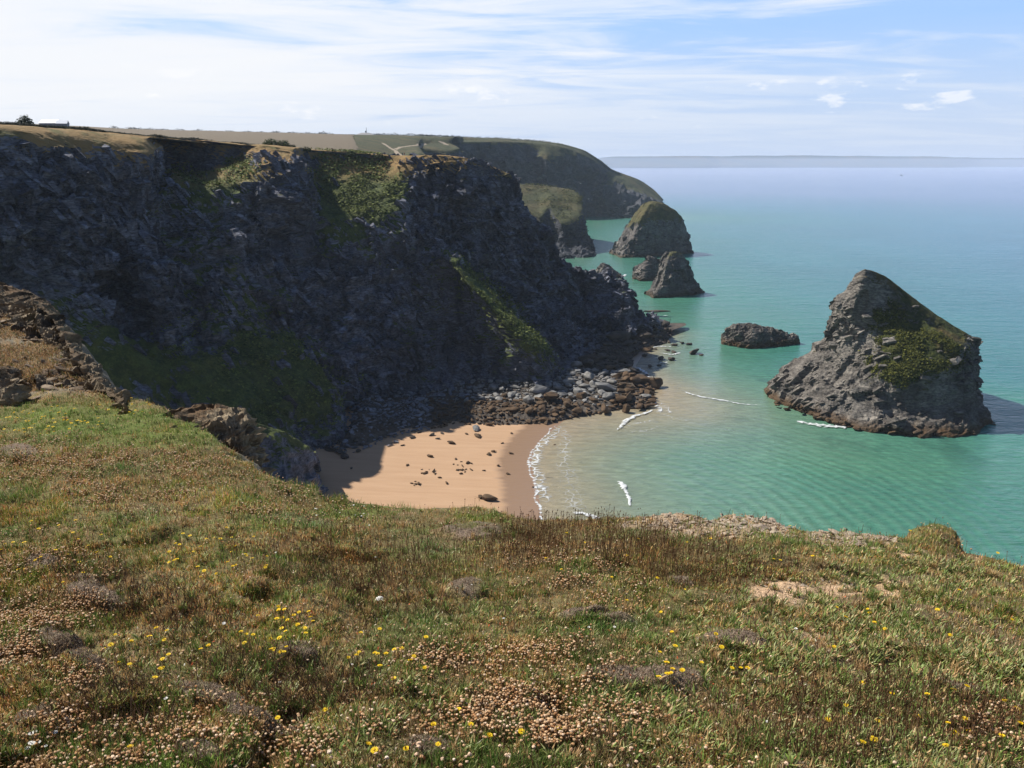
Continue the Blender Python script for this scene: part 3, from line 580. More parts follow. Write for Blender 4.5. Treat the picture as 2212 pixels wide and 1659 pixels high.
cc = mixc(t, mathn(t, 'MULTIPLY', ramp(t, w1, [(.42, 0.0), (.62, 1.0)]), .42), cc, mixc(t, 1.0, cc, (1.55, 1.5, 1.4), 'MULTIPLY'))
t.links.new(cc, b.inputs['Base Color']); b.inputs['Roughness'].default_value = .16; b.inputs['IOR'].default_value = 1.33; b.inputs['Specular IOR Level'].default_value = .5
cen = mapping(t, ob, loc=(-10.0, -118.0, 0)); wr = t.nodes.new('ShaderNodeTexWave'); wr.wave_type = 'RINGS'; wr.rings_direction = 'Z'; wr.inputs['Scale'].default_value = .115; wr.inputs['Distortion'].default_value = 9.0
wr.inputs['Detail'].default_value = 3; wr.inputs['Detail Scale'].default_value = .35; t.links.new(cen, wr.inputs['Vector'])
ln_n = t.nodes.new('ShaderNodeVectorMath'); ln_n.operation = 'LENGTH'; t.links.new(cen, ln_n.inputs[0])
wmask = ramp(t, mathn(t, 'DIVIDE', ln_n.outputs['Value'], 200.0), [(.08, 0.0), (.16, 1.0), (.32, .7), (.5, 0.0)]); wsw = mathn(t, 'MULTIPLY', wr.outputs['Fac'], wmask)
cc = mixc(t, mathn(t, 'MULTIPLY', wsw, .07), cc, (.42, .46, .38)); t.links.new(cc, b.inputs['Base Color'])
bp = t.nodes.new('ShaderNodeBump'); bp.inputs['Strength'].default_value = .9; bp.inputs['Distance'].default_value = .45
t.links.new(mathn(t, 'ADD', mathn(t, 'ADD', w1, mathn(t, 'MULTIPLY', wsw, .30)), mathn(t, 'MULTIPLY', w2, 2.2)), bp.inputs['Height']); t.links.new(bp.outputs[0], b.inputs['Normal'])
sea = mesh_from('sea', pf, grid_faces(XX.shape[0], XX.shape[1])[:, ::-1], M_WATER, None, True, None, WC.reshape(-1, 3)); tag(sea, kind='structure')

# sand: rises gently inland from the waterline
M_SAND, t, b = newmat('wet and dry sand')
at = t.nodes.new('ShaderNodeAttribute'); at.attribute_name = 'wet'
tc = t.nodes.new('ShaderNodeTexCoord'); ob = tc.outputs['Object']
nS = noise(t, mapping(t, ob, scale=(.07, .7, 1), rot=(0, 0, -.12)), 1, 8, .68); nf = noise(t, ob, 9, 3)
dryc = mixc(t, ramp(t, nS, [(.35, 0.0), (.7, 1.0)]), (.41, .255, .145), (.48, .31, .185))
dryc = mixc(t, mathn(t, 'MULTIPLY', nf, .25), dryc, (.34, .21, .12))
wf = ramp(t, mathn(t, 'ADD', at.outputs['Fac'], mathn(t, 'MULTIPLY', mathn(t, 'SUBTRACT', nS, .5), .9)), [(.35, 0.0), (.65, 1.0)])
t.links.new(mixc(t, wf, dryc, (.265, .17, .105)), b.inputs['Base Color'])
rr = mathn(t, 'MULTIPLY_ADD', wf, -.6, .9); t.links.new(rr, b.inputs['Roughness']); b.inputs['Specular IOR Level'].default_value = .35
bp = t.nodes.new('ShaderNodeBump'); bp.inputs['Strength'].default_value = .25; bp.inputs['Distance'].default_value = .3
t.links.new(noise(t, mapping(t, ob, scale=(.3, .9, 1)), 1, 6, .6), bp.inputs['Height']); t.links.new(bp.outputs[0], b.inputs['Normal'])
gx, gy = np.meshgrid(np.linspace(-75, 75, 300), np.linspace(95, 262, 330), indexing='ij')
# signed side of the waterline: inland is to the left
sh = np.array(shore)
sy = sh[::-1, 1]; sx = sh[::-1, 0]
xs_at = np.interp(gy, np.sort(sy), sx[np.argsort(sy)])
dsh = polydist(gx, gy, shore); sgn = np.where(gx < xs_at, 1, -1); dd = dsh*sgn
gp = np.stack([gx.ravel(), gy.ravel(), np.zeros(gx.size)], 1)
SZ = .02 + np.where(dd > 0, dd*.035, dd*.05) + fbm(gp, 18, 3, .5, 111).reshape(gx.shape)*.16*sstep(dd, 1, 12)
wet = 1 - sstep(dd, 2, 11)
gp[:, 2] = SZ.ravel()
sand = mesh_from('beach_sand', gp, grid_faces(*gx.shape)[:, ::-1], M_SAND, None, True, {'wet': wet}); tag(sand, kind='structure')
def sandz(x, y):
    i = np.clip((x + 75)/150*299, 0, 298.99); j = np.clip((y - 95)/167*329, 0, 328.99); return SZ[int(i), int(j)]

M_FOAM, t, b = newmat('sea foam')
tc = t.nodes.new('ShaderNodeTexCoord'); ob = tc.outputs['Object']
at = t.nodes.new('ShaderNodeAttribute'); at.attribute_name = 'edge'
vo = t.nodes.new('ShaderNodeTexVoronoi'); vo.feature = 'DISTANCE_TO_EDGE'; vo.inputs['Scale'].default_value = .6
wv = t.nodes.new('ShaderNodeVectorMath'); wv.operation = 'ADD'; t.links.new(ob, wv.inputs[0])
nn_ = t.nodes.new('ShaderNodeTexNoise'); nn_.inputs['Scale'].default_value = .5; nn_.inputs['Detail'].default_value = 6; t.links.new(ob, nn_.inputs['Vector'])
t.links.new(nn_.outputs['Color'], wv.inputs[1]); t.links.new(wv.outputs[0], vo.inputs['Vector'])
lace = ramp(t, vo.outputs['Distance'], [(0.02, 1.0), (0.16, 0.0)])
n_ = noise(t, ob, 1.7, 6, .75)
al = mathn(t, 'MULTIPLY', at.outputs['Fac'], mathn(t, 'ADD', mathn(t, 'MULTIPLY', lace, .75), mathn(t, 'MULTIPLY', n_, .7)))
al = ramp(t, mathn(t, 'ADD', al, mathn(t, 'MULTIPLY_ADD', at.outputs['Fac'], .9, -.55)), [(.42, 0.0), (.95, .9)])
b.inputs['Base Color'].default_value = (.62, .64, .64, 1); b.inputs['Roughness'].default_value = .8
t.links.new(al, b.inputs['Alpha'])
def foam(pts, width, lift=0.12, hump=0.0, fade=True, seed=0, skew=0.0, strength=1.0):
    """ribbon of foam through picture points laid on the water; width in metres (start, mid, end)"""
    c = np.array([B(*p)[:2] for p in pts]); L = np.r_[0, np.cumsum(np.hypot(*np.diff(c, axis=0).T))]
    n = max(12, int(L[-1]/.35)); s = np.linspace(0, L[-1], n)
    x = np.interp(s, L, c[:, 0]); y = np.interp(s, L, c[:, 1])
    x += fbm(np.stack([s, s*0, s*0], 1), 4, 3, .5, seed+5)*.7; y += fbm(np.stack([s, s*0+9, s*0], 1), 4, 3, .5, seed+6)*.7
    tx, ty = np.gradient(x), np.gradient(y); l = np.hypot(tx, ty); nx, ny = -ty/l, tx/l
    w = np.interp(s/L[-1], np.linspace(0, 1, len(width)), width)*(1 + .35*fbm(np.stack([s, s*0, s*0+3], 1), 3, 3, .6, seed+7))
    m = 11; q = np.linspace(-.5, .5, m)
    V = np.zeros((n, m, 3)); E = np.zeros((n, m))
    for k in range(m):
        V[:, k, 0] = x + nx*w*(q[k] + skew); V[:, k, 1] = y + ny*w*(q[k] + skew)
        V[:, k, 2] = lift + hump*(1 - (2*q[k])**2)*np.clip(w/np.max(width), 0, 1)
        E[:, k] = (1 - abs(2*q[k])**1.6)*strength
    if fade:
        f = np.minimum(1, np.minimum(np.arange(n), np.arange(n)[::-1])/(n*.12 + 1)); E *= f[:, None]
    for k in range(m): V[:, k, 2] = np.maximum(V[:, k, 2], np.array([sandz(a, c_) + .02 if -74 < a < 74 and 96 < c_ < 261 else 0 for a, c_ in V[:, k, :2]]))
    V[:, :, 2] += hump*.6*fbm(V.reshape(-1, 3), .9, 3, .6, seed).reshape(n, m)
    return V, E
FV, FF, FE, off = [], [], [], 0
FO = [
 (((1215,906),(1190,932),(1165,952),(1150,972),(1143,1000),(1150,1030),(1157,1060),(1165,1110),(1172,1160)), (.7,1.1,1.2,1.0), .07, .0, .95),
 (((1225,906),(1200,934),(1177,955),(1163,975),(1156,1000),(1163,1030),(1170,1060),(1180,1110)), (3.,5,6.,6.), .06, .0, .78),
 (((1240,1000),(1230,1040),(1240,1090),(1260,1120)), (9,15,12), .06, .0, .60),
 (((1328,935),(1345,915),(1375,897),(1420,884)), (1.4,2.4,1.), .10, .25, 1.05),
 (((1340,928),(1370,915),(1425,905)), (1.5,3.6,1.), .07, .0, .66),
 (((1333,1036),(1345,1052),(1356,1075),(1364,1102)), (.6,2.4,1.0,1.3,.5), .12, .3, 1.12),
 (((1468,842),(1500,855),(1560,866),(1610,874),(1660,878)), (.3,1.7,1.3,.9,.4), .10, .25, 1.1),
 (((1540,880),(1580,872),(1640,878)), (.5,1.,.5), .08, .0, .6),
 (((1706,908),(1740,916),(1790,922),(1840,926)), (2.,4.5,3.), .10, .25, 1.05),
 (((1770,900),(1800,912),(1850,922)), (1.5,3.5,2), .10, .15, .7),
 (((1662,740),(1690,743),(1730,739)), (1.2,2.4,1.2), .12, .2, .95),
 (((1425,868),(1440,880),(1450,895)), (2,4,2), .08, .0, .7),
 (((1410,868),(1425,880),(1430,893)), (2,3,2), .08, .1, .9),
 (((1375,790),(1392,805),(1405,825)), (2,3,2), .1, .15, 1.),
 (((1428,762),(1450,768),(1475,762)), (1.5,2.5,1.5), .1, .1, .9),
 (((1210,915),(1225,950),(1215,1000),(1240,1060)), (5,9,10,8), .06, .0, .62),
 (((1400,880),(1460,905),(1500,915)), (2,5,3), .06, .0, .6),
 (((1345,935),(1400,930),(1440,915)), (3,6,3), .06, .0, .6),
 (((1402,752),(1425,748),(1455,750)), (1.5,2.5,1.5), .1, .1, .9),
 (((1325,603),(1345,598),(1352,592)), (2,4,2), .1, .2, 1.1),
 (((1430,684),(1438,683),(1446,682)), (.8,1.6,.8), .1, .2, 1.2),
 (((1420,782),(1432,786),(1446,782)), (.8,1.6,.8), .1, .1, 1.),
 (((1230,1105),(1260,1110),(1300,1125)), (1.5,2.5,1.5), .1, .2, 1.1),
]
for i, (pts, wd, lf, hp, stg) in enumerate(FO):
    V, E = foam(pts, wd, lf, hp, True, i*7, 0, stg); n, m = V.shape[:2]
    FV.append(V.reshape(-1, 3)); FE.append(E.ravel()); FF.append(grid_faces(n, m) + off); off += n*m
tag(mesh_from('sea_foam', np.concatenate(FV), np.concatenate(FF), M_FOAM, None, True, {'edge': np.concatenate(FE)}), 'white surf and lacy foam along the waterline and round the rocks', None, None, 'stuff')

# ------------------------------------------------------------------ boulders
M_BGREY = rockmat('grey boulder', (.045, .045, .047), (.19, .19, .185), (.42, .41, .38), (.1, .1, .1), (.1, .1, .1), fscale=2.2, bump=.5, vegbias=-3)
M_BBROWN = rockmat('brown weedy boulder', (.028, .018, .010), (.095, .058, .030), (.20, .135, .08), (.1, .1, .1), (.1, .1, .1), fscale=2.2, bump=.5, vegbias=-3)
M_BBLUE = rockmat('slate pebble boulder', (.04, .043, .052), (.17, .178, .205), (.34, .35, .38), (.1, .1, .1), (.1, .1, .1), fscale=2.2, bump=.4, vegbias=-3)
M_BDARK = rockmat('dark wet boulder', (.018, .016, .014), (.07, .058, .048), (.16, .13, .10), (.1, .1, .1), (.1, .1, .1), fscale=2.2, bump=.5, vegbias=-3)
def boulder_mesh(name, seed, angular=True, flat=.7, n=16):
    r = random.Random(seed); bm = bmesh.new()
    for _ in range(n):
        v = Vector((r.gauss(0, 1), r.gauss(0, 1), r.gauss(0, 1))).normalized()
        v = Vector((v.x*r.uniform(.8, 1.1), v.y*.85*r.uniform(.8, 1.1), v.z*flat*r.uniform(.8, 1.1)))*.5; bm.verts.new(v)
    res = bmesh.ops.convex_hull(bm, input=bm.verts)
    bmesh.ops.delete(bm, geom=[g for g in res['geom_interior'] if isinstance(g, bmesh.types.BMVert)] , context='VERTS')
    if angular: bmesh.ops.bevel(bm, geom=list(bm.edges), offset=.035, segments=1, affect='EDGES', profile=.6)
    else:
        bmesh.ops.subdivide_edges(bm, edges=list(bm.edges), cuts=2, use_grid_fill=True)
        bmesh.ops.triangulate(bm, faces=bm.faces)
        for _ in range(3): bmesh.ops.smooth_vert(bm, verts=list(bm.verts), factor=.5, use_axis_x=True, use_axis_y=True, use_axis_z=True)
    bmesh.ops.triangulate(bm, faces=bm.faces)
    me = bpy.data.meshes.new(name); bm.to_mesh(me); bm.free()
    if not angular: me.polygons.foreach_set('use_smooth', [True]*len(me.polygons))
    return me
BMESH = {}
for key, mt, ang in (('grey', M_BGREY, True), ('brown', M_BBROWN, True), ('blue', M_BBLUE, True), ('dark', M_BDARK, True)):
    BMESH[key] = []
    for k in range(9):
        me = boulder_mesh('boulder', hash((key, k)) % 9999 if False else 100*len(BMESH) + k, ang, .5 + .05*(k % 5), 13 + k); me.materials.append(mt); BMESH[key].append(me)
def inpoly(x, y, poly):
    c = np.zeros(len(x), bool); n = len(poly)
    for i in range(n):
        (x1, y1), (x2, y2) = poly[i], poly[i - 1]
        cond = ((y1 > y) != (y2 > y)) & (x < (x2 - x1)*(y - y1)/(y2 - y1 + 1e-12) + x1); c ^= cond
    return c
TAL = [(700,985),(745,945),(752,905),(765,870),(860,845),(960,838),(1080,840),(1190,838),(1215,812),(1235,800),(1262,780),(1310,752),(1360,730),(1430,708),(1450,722),(1440,742),(1395,752),(1365,775),(1365,800),(1400,825),(1418,840),(1405,858),(1418,872),(1395,884),(1345,884),(1300,893),(1240,903),(1190,915),(1120,920),(1040,925),(985,922),(940,935),(880,945),(830,965),(770,990),(735,998)]
TALW = [B(*a)[:2] for a in TAL]
# rubble bed that carries the boulders
tx = np.array([p[0] for p in TALW]); ty = np.array([p[1] for p in TALW])
gx2, gy2 = np.meshgrid(np.linspace(-48, 66, 380), np.linspace(140, 290, 400), indexing='ij')
ins = inpoly(gx2.ravel(), gy2.ravel(), TALW).reshape(gx2.shape)
edge = polydist(gx2, gy2, TALW + [TALW[0]])
gp2 = np.stack([gx2.ravel(), gy2.ravel(), np.zeros(gx2.size)], 1)
# rise towards the cliff foot (the first 14 outline points)
dcl = polydist(gx2, gy2, TALW[1:14])
bed = np.where(ins, np.minimum(edge*.35, 1.5) + np.clip(2.6 - dcl*.22, 0, 2.6)*np.clip(edge/3, 0, 1) + fbm(gp2, 2.2, 4, .6, 131, 'ridge').reshape(gx2.shape)*.45, -1.0 - edge*.2)
bed = np.where((dcl < 9) & ~ins, 1.6, bed)
gp2[:, 2] = bed.ravel()
def bedz(x, y):
    i = int(np.clip((x + 48)/114*379, 0, 378)); j = int(np.clip((y - 140)/150*399, 0, 398)); return max(bed[i, j], sandz(x, y) if x < 74 and y < 261 else -.2)
Fb = grid_faces(*gx2.shape)[:, ::-1]; keep = (gp2[Fb][:, :, 2] > -1.05).all(1)
tag(mesh_from('boulder_beach_ground', gp2, Fb[keep], M_BDARK, None, False, {'veg': np.zeros(len(gp2))}), kind='structure')
cand = []
tries = 0
cell = {}
def place(x, y, s, force=False):
    k = (int(x//2), int(y//2))
    if not force:
        for a in (-1, 0, 1):
            for c in (-1, 0, 1):
                for (x2, y2, s2) in cell.get((k[0] + a, k[1] + c), ()):
                    if math.hypot(x - x2, y - y2) < (s + s2)*.33: return False
    cell.setdefault(k, []).append((x, y, s)); return True
R_ = random.Random(11)
xmin, xmax, ymin, ymax = min(tx), max(tx), min(ty), max(ty)
for big in (4.4, 2.9, 2.0, 1.35, .9):
    for _ in range({4.4: 320, 2.9: 800, 2.0: 2500, 1.35: 6000, .9: 9000}[big]):
        x = R_.uniform(xmin, xmax); y = R_.uniform(ymin, ymax)
        if not inpoly(np.array([x]), np.array([y]), TALW)[0]: continue
        u, v = proj((x, y, 1.0))
        right = float(np.clip((u - 950)/300, 0, 1)); s = big*R_.uniform(.75, 1.25)*(.72 + .38*right)
        if u < 1000 and big > 2 and R_.random() < .6: continue
        if big > 4 and (u < 1090 or R_.random() < .35): continue
        if not place(x, y, s): continue
        seaward = v > 872 + R_.uniform(-10, 10) or (u > 1330 and v > 812)
        far = u > 1200 and v < 808
        key = 'dark' if far else ('brown' if (seaward and u > 930) else ('blue' if u < 960 + R_.uniform(-60, 60) else 'grey'))
        if key == 'blue' and v > 940 - R_.uniform(0, 30) and R_.random() < .4: key = 'dark'
        cand.append((x, y, s, key, u, v))
cand.sort(key=lambda c: -c[2]/math.hypot(c[0], c[1]))
BL = {'grey': ('angular pale grey boulder in the jumbled pile below the spur', 'grey boulders below the spur'), 'brown': ('rounded brown boulder at the sandy edge of the boulder pile', 'brown boulders edging the sand'),
      'blue': ('slate blue boulder in the shaded pile under the cliff', 'slate boulders in the cliff shade'), 'dark': ('dark wet boulder among rocks of the shaded inlet behind the spur', 'dark boulders in the inlet')}
def put_boulder(c, key=None, label=None, group=None, scale=None, rz=None, tilt=.35, sink=.12, mesh=None, name='boulder', z=None):
    x, y, s, k0, u, v = c; key = key or k0
    me = mesh or R_.choice(BMESH[key]); o = bpy.data.objects.new(name, me); COL.objects.link(o)
    sc = scale or (s*R_.uniform(.95, 1.5), s*R_.uniform(.75, 1.1), s*R_.uniform(.65, 1.05))
    o.scale = sc; o.rotation_euler = (R_.uniform(-tilt, tilt), R_.uniform(-tilt, tilt), rz if rz is not None else R_.uniform(0, 6.28))
    o.location = (x, y, (bedz(x, y) if z is None else z) + sc[2]*(.5 - sink)*.55)
    tag(o, label or BL[key][0], 'boulder', group or BL[key][1]); return o
for c in cand[:112]: put_boulder(c)
# everything smaller: one mass
def merged(name, items, label, mats):
    Vs, Fs, mi, off = [], [], [], 0
    cache = {}
    for (x, y, s, key, u, v) in items:
        me = R_.choice(BMESH[key]); 
        if me.name not in cache:
            co = np.empty(len(me.vertices)*3, np.float32); me.vertices.foreach_get('co', co)
            fi = np.empty(len(me.polygons)*3, np.int32); me.polygons.foreach_get('vertices', fi); cache[me.name] = (co.reshape(-1, 3), fi.reshape(-1, 3))
        co, fi = cache[me.name]; a = R_.uniform(0, 6.28); ca, sa = math.cos(a), math.sin(a)
        q = co*np.array((s*1.25, s*.95, s*.85)); th = R_.uniform(-.4, .4); q = np.stack([q[:, 0], q[:, 1]*math.cos(th) - q[:, 2]*math.sin(th), q[:, 1]*math.sin(th) + q[:, 2]*math.cos(th)], 1)
        q = np.stack([q[:, 0]*ca - q[:, 1]*sa, q[:, 0]*sa + q[:, 1]*ca, q[:, 2]], 1) + np.array((x, y, bedz(x, y) + s*.2))
        Vs.append(q); Fs.append(fi + off); off += len(q); mi += [('grey', 'brown', 'blue', 'dark').index(key)]*len(fi)
    o = mesh_from(name, np.concatenate(Vs), np.concatenate(Fs), mats[0]); 
    for m_ in mats[1:]: o.data.materials.append(m_)
    o.data.polygons.foreach_set('material_index', np.array(mi, np.int32)); tag(o, label, None, None, 'stuff')
merged('rubble', cand[112:], 'small rubble filling the gaps of the boulder pile under the cliff', [M_BGREY, M_BBROWN, M_BBLUE, M_BDARK])
# single rocks one can pick out
ONE = [
 (1385,833,'brown',(9,4.2,3.2),.1,'large smooth brown whale-backed boulder at the seaward end of the pile'),
 (1392,862,'grey',(4.5,3.2,2.6),-.5,'big grey slab leaning beside the whale-backed brown boulder'),
 (1353,886,'brown',(2.8,2.2,4.6),.2,'upright pointed brown boulder on the wet sand at the pile end'),
 (1398,876,'brown',(6.5,2.6,1.7),.1,'flat brown slab reaching into the surf beside the upright boulder'),
 (1178,908,'brown',(3.6,2.6,2.0),.2,'isolated brown boulder on the sand just above the swash'),
 (1225,846,'grey',(5.,3.4,3.2),.5,'great grey block where the spur meets the pile'),
 (1160,856,'grey',(4.6,3.6,3.2),-.3,'massive grey boulder at the foot of the shaded cliff'),
 (1335,752,'dark',(10,7,6.5),.4,'black craggy outcrop at the foot of the headland tip'),
 (1395,738,'brown',(8,4,3.2),.0,'rust brown slab on the point beside the craggy outcrop'),
 (1400,755,'brown',(5.5,3.4,3.),.1,'square brown block at the water edge of the point'),
 (1300,800,'dark',(6,4,2.6),.2,'dark flat boulder in the middle of the inlet'),
 (1316,806,'brown',(5,4,3),.3,'brown hump of rock at the inlet mouth'),
 (1418,680,'dark',(12,3,2.),-.2,'low dark ledge running off behind the headland tip'),
]
for (u, v, key, sc, rz, lab) in ONE:
    x, y, _ = B(u, v, .6); o = put_boulder((x, y, 1, key, u, v), key, lab, None, sc, rz, .12, .1); del o['group']
SEAR = [(1472,742,2.6),(1488,745,2.2),(1427,776,2.6),(1424,790,1.4),(1442,758,1.8),(1455,762,2.2),(1448,778,2.8),(1500,764,4.2),(1404,792,2.2),(1392,770,2.4),(1457,747,2.2),(1378,802,1.6),(1396,812,1.8),(1407,818,1.4),(1415,755,1.6),(1430,735,2.4),(1445,740,2.0),(1515,768,1.6),(1362,800,3.0)]
for (u, v, s) in SEAR:
    x, y, _ = B(u, v, 0); put_boulder((x, y, s, 'dark', u, v), 'dark', 'small dark rock breaking the shallow water off the headland point', 'dark rocks awash off the point', (s*1.3, s*.9, s*.8), None, .2, .0, z=-.15)
BEACH = [(1033,944,2.2,'brown'),(1028,930,2.6,'grey'),(975,960,1.8,'brown'),(1104,978,1.1,'brown'),(1055,981,1.4,'brown'),(1008,940,.9,'brown'),(930,990,1.4,'brown'),(938,1020,1.2,'brown'),(1012,1000,1.3,'brown'),(1018,1015,.9,'brown'),(996,1024,.8,'brown'),(1066,975,1.2,'brown'),(985,993,.8,'brown'),(1046,1016,.7,'brown'),(1055,1078,2.8,'brown'),(1040,1075,1.6,'brown'),(965,1045,1.1,'brown'),(904,1050,1.3,'brown'),(918,1026,1.,'brown'),(950,1034,.8,'brown'),(1076,1005,1.0,'brown'),(1097,1022,.9,'brown'),(1085,957,.8,'brown'),(880,1010,.9,'brown'),(842,970,1.2,'blue'),(856,962,1.3,'blue'),(905,940,1.2,'dark'),(870,968,.9,'dark'),(760,1022,.9,'dark'),(733,990,2.8,'dark'),(716,985,2.6,'dark'),(745,998,2.6,'dark'),(705,978,2.0,'dark'),(775,984,1.6,'dark'),(892,951,1.5,'dark'),(933,945,1.5,'dark'),(946,952,1.0,'dark'),(955,940,1.0,'dark'),(1105,935,1.0,'brown'),(1240,998,.9,'dark'),(1198,957,.9,'brown')]
BEACH += [(900 + R_.uniform(-12, 12), 1048 + R_.uniform(-6, 6), R_.uniform(.35, .7), 'brown') for _ in range(7)] + [(925 + R_.uniform(-16, 16), 1022 + R_.uniform(-6, 6), R_.uniform(.35, .8), 'brown') for _ in range(9)] + [(1000 + R_.uniform(-25, 20), 1010 + R_.uniform(-12, 12), R_.uniform(.35, .8), 'brown') for _ in range(14)]
for (u, v, s, key) in BEACH:
    x, y, _ = B(u, v, .4); z = sandz(x, y)
    lab = {'brown': 'weed-brown stone lying alone on the open sand', 'grey': 'grey stone on the sand in front of the pile', 'blue': 'slate stone on the shaded sand', 'dark': 'dark round stone at the shaded corner of the beach'}[key]
    put_boulder((x, y, s, key, u, v), key, lab, 'loose %s stones on the sand' % key, (s*1.35, s*.9, s*.75), None, .2, .15, z=z)
# rubble at the foot of the tall stack
for k in range(70):
    f = R_.random(); u = 1672 + f*175 + R_.uniform(-6, 6); v = 868 + f*52 + R_.uniform(-22, 8)*(1 - .3*f); s = R_.uniform(.8, 2.4)
    x, y, _ = B(u, v, .5); put_boulder((x, y, s, 'brown', u, v), 'brown', 'rust brown boulder in the rubble at the foot of the tall stack', 'rubble boulders at the tall stack foot', None, None, .3, .1, z=-.1 + R_.random()*.7)

# ------------------------------------------------------------------ low spur under our own cliff
SPUR = [
 [(500,905,120,.4),(520,960,116,.2),(530,1030,112,.1),(540,1120,108,.1)],
 [(560,912,124,.8),(565,960,120,.4),(575,1030,116,.1),(590,1120,112,.1)],
 [(600,925,127,.8),(610,965,123,.5),(620,1030,118,.1),(640,1120,114,.1)],
 [(645,948,130,.7),(650,985,126,.3),(655,1030,122,.1),(665,1110,118,.1)],
 [(682,978,134,.4),(684,1002,131,.1),(678,1030,128,.0),(690,1090,124,.0)],
 [(672,975,142,.4),(678,985,142,.1),(680,1000,140,.0),(690,1040,138,.0)],
]
cols = []
for c in SPUR:
    pts = [pt(a) for a in c]; r = pts[0]; bs = pts[-1]; cols.append([(r[0] - 2, r[1] + 10, r[2] - 9, .3)] + pts + [(bs[0], bs[1] - 2, -2, 0)])
sp, _, _ = loft('spur_hill', cols, M_CLIFF, .4, .35, amp=.35, seed=41, rowamp=[.4, .6, 1, 1, 1, .5]); tag(sp, kind='structure')

# ------------------------------------------------------------------ our own clifftop
FG = [(-1700,(1740,2.3),(1400,4.6),(1150,7.5),(950,13),(760,22)), (-330,(1740,2.4),(1350,4.9),(1100,8.5),(850,18),(560,38)),
 (0,(1740,2.45),(1350,4.8),(1100,8.3),(850,18),(626,33)), (60,(1740,2.45),(1350,4.8),(1100,8.3),(850,18),(644,32)),
 (110,(1740,2.45),(1350,4.8),(1100,8.2),(850,17.5),(682,29)), (150,(1740,2.45),(1350,4.8),(1105,8.1),(860,17),(752,25.5)),
 (190,(1740,2.45),(1350,4.8),(1110,8),(880,16),(800,21.5)), (240,(1740,2.45),(1350,4.8),(1115,7.9),(905,14.8),(852,18)),
 (330,(1740,2.5),(1350,4.7),(1120,7.8),(960,12),(872,16)), (420,(1740,2.5),(1350,4.7),(1125,7.7),(990,11),(912,14.2)),
 (500,(1740,2.5),(1350,4.7),(1130,7.5),(1025,10),(972,12.2)), (560,(1740,2.5),(1350,4.7),(1140,7.4),(1055,9.6),(1014,11.2)),
 (640,(1740,2.5),(1350,4.7),(1160,7.2),(1085,9.2),(1050,10.5)), (760,(1740,2.5),(1350,4.8),(1180,7.0),(1115,8.9),(1082,10.1)),
 (850,(1740,2.5),(1350,4.8),(1190,7.0),(1125,8.8),(1094,9.9)), (950,(1740,2.5),(1350,4.8),(1190,7.0),(1128,8.7),(1098,9.8)),
 (1040,(1740,2.5),(1350,4.8),(1190,7.0),(1125,8.7),(1092,9.8)), (1130,(1740,2.5),(1350,4.8),(1200,6.9),(1145,8.2),(1120,9.2)),
 (1340,(1740,2.5),(1350,4.8),(1200,6.9),(1145,8.2),(1118,9.2)), (1500,(1740,2.5),(1350,4.8),(1200,6.9),(1140,8.3),(1112,9.3)),
 (1640,(1740,2.5),(1350,4.8),(1205,6.9),(1150,8.2),(1120,9.2)), (1750,(1740,2.5),(1360,4.8),(1220,6.7),(1170,7.9),(1144,8.8)),
 (1900,(1740,2.5),(1370,4.8),(1235,6.6),(1180,7.8),(1152,8.8)), (1960,(1740,2.5),(1370,4.8),(1240,6.6),(1180,7.9),(1148,9.0)),
 (2020,(1740,2.5),(1370,4.8),(1245,6.6),(1180,8.0),(1128,9.3)), (2060,(1740,2.5),(1370,4.8),(1250,6.6),(1195,7.8),(1146,9.1)),
 (2085,(1740,2.5),(1375,4.8),(1255,6.6),(1215,7.6),(1190,8.6)), (2150,(1740,2.5),(1375,4.8),(1265,6.5),(1230,7.4),(1205,8.3)),
 (2212,(1740,2.5),(1380,4.8),(1280,6.4),(1245,7.2),(1224,8.1)), (2560,(1740,2.5),(1400,4.8),(1340,6.0),(1310,6.7),(1290,7.5)), (3900,(1740,2.5),(1560,3.8),(1500,4.6),(1460,5.2),(1430,6.0))]
cols = []
for (u, *ps) in FG:
    pts = [P(u, *p) for p in ps]; a, e = np.array(pts[0]), np.array(pts[-1])
    pre = [(a[0] - .0, -6.0, H - 1.5), (a[0], -.5, H - 1.75), (a[0], 1.2, H - 1.98)]
    d = e - np.array(pts[-2]); d /= np.linalg.norm(d[:2]); ox, oy = (0.45 if u < 700 else 0.0), 1.0
    post = [e + (d[0]*.15, .22, -.22), e + (ox*1.2, 1.0, -1.8), e + (ox*6, 5, -12), e + (ox*25, 16, -58 + 0)]
    cols.append([tuple(x) + (0,) for x in pre + pts] + [tuple(x) + (1,) for x in post])
C = np.array(cols, float)
Gd = resample(C, 0, .012, False, 22 if False else 34)
Gd = resample(Gd, 1, [1., .3, .05, .012, .016, .022, .03, .08, .2, .6, 3], False, 190)
X = Gd[..., :3]; shp = X.shape[:2]; p = X.reshape(-1, 3)
U, V_ = proj(p); Yd = p[:, 1]
far = sstep(Yd, 14, 20)*(U < 420)                        # the rocky shoulder
def warpuv(U, V_, p):
    wn = fbm(p, .9, 3, .5, 205); wm = fbm(p + 31, .9, 3, .5, 207)
    return U + wn*60*np.clip(6/np.maximum(p[:, 1], 2), .3, 2), V_ + wm*26*np.clip(6/np.maximum(p[:, 1], 2), .3, 2)
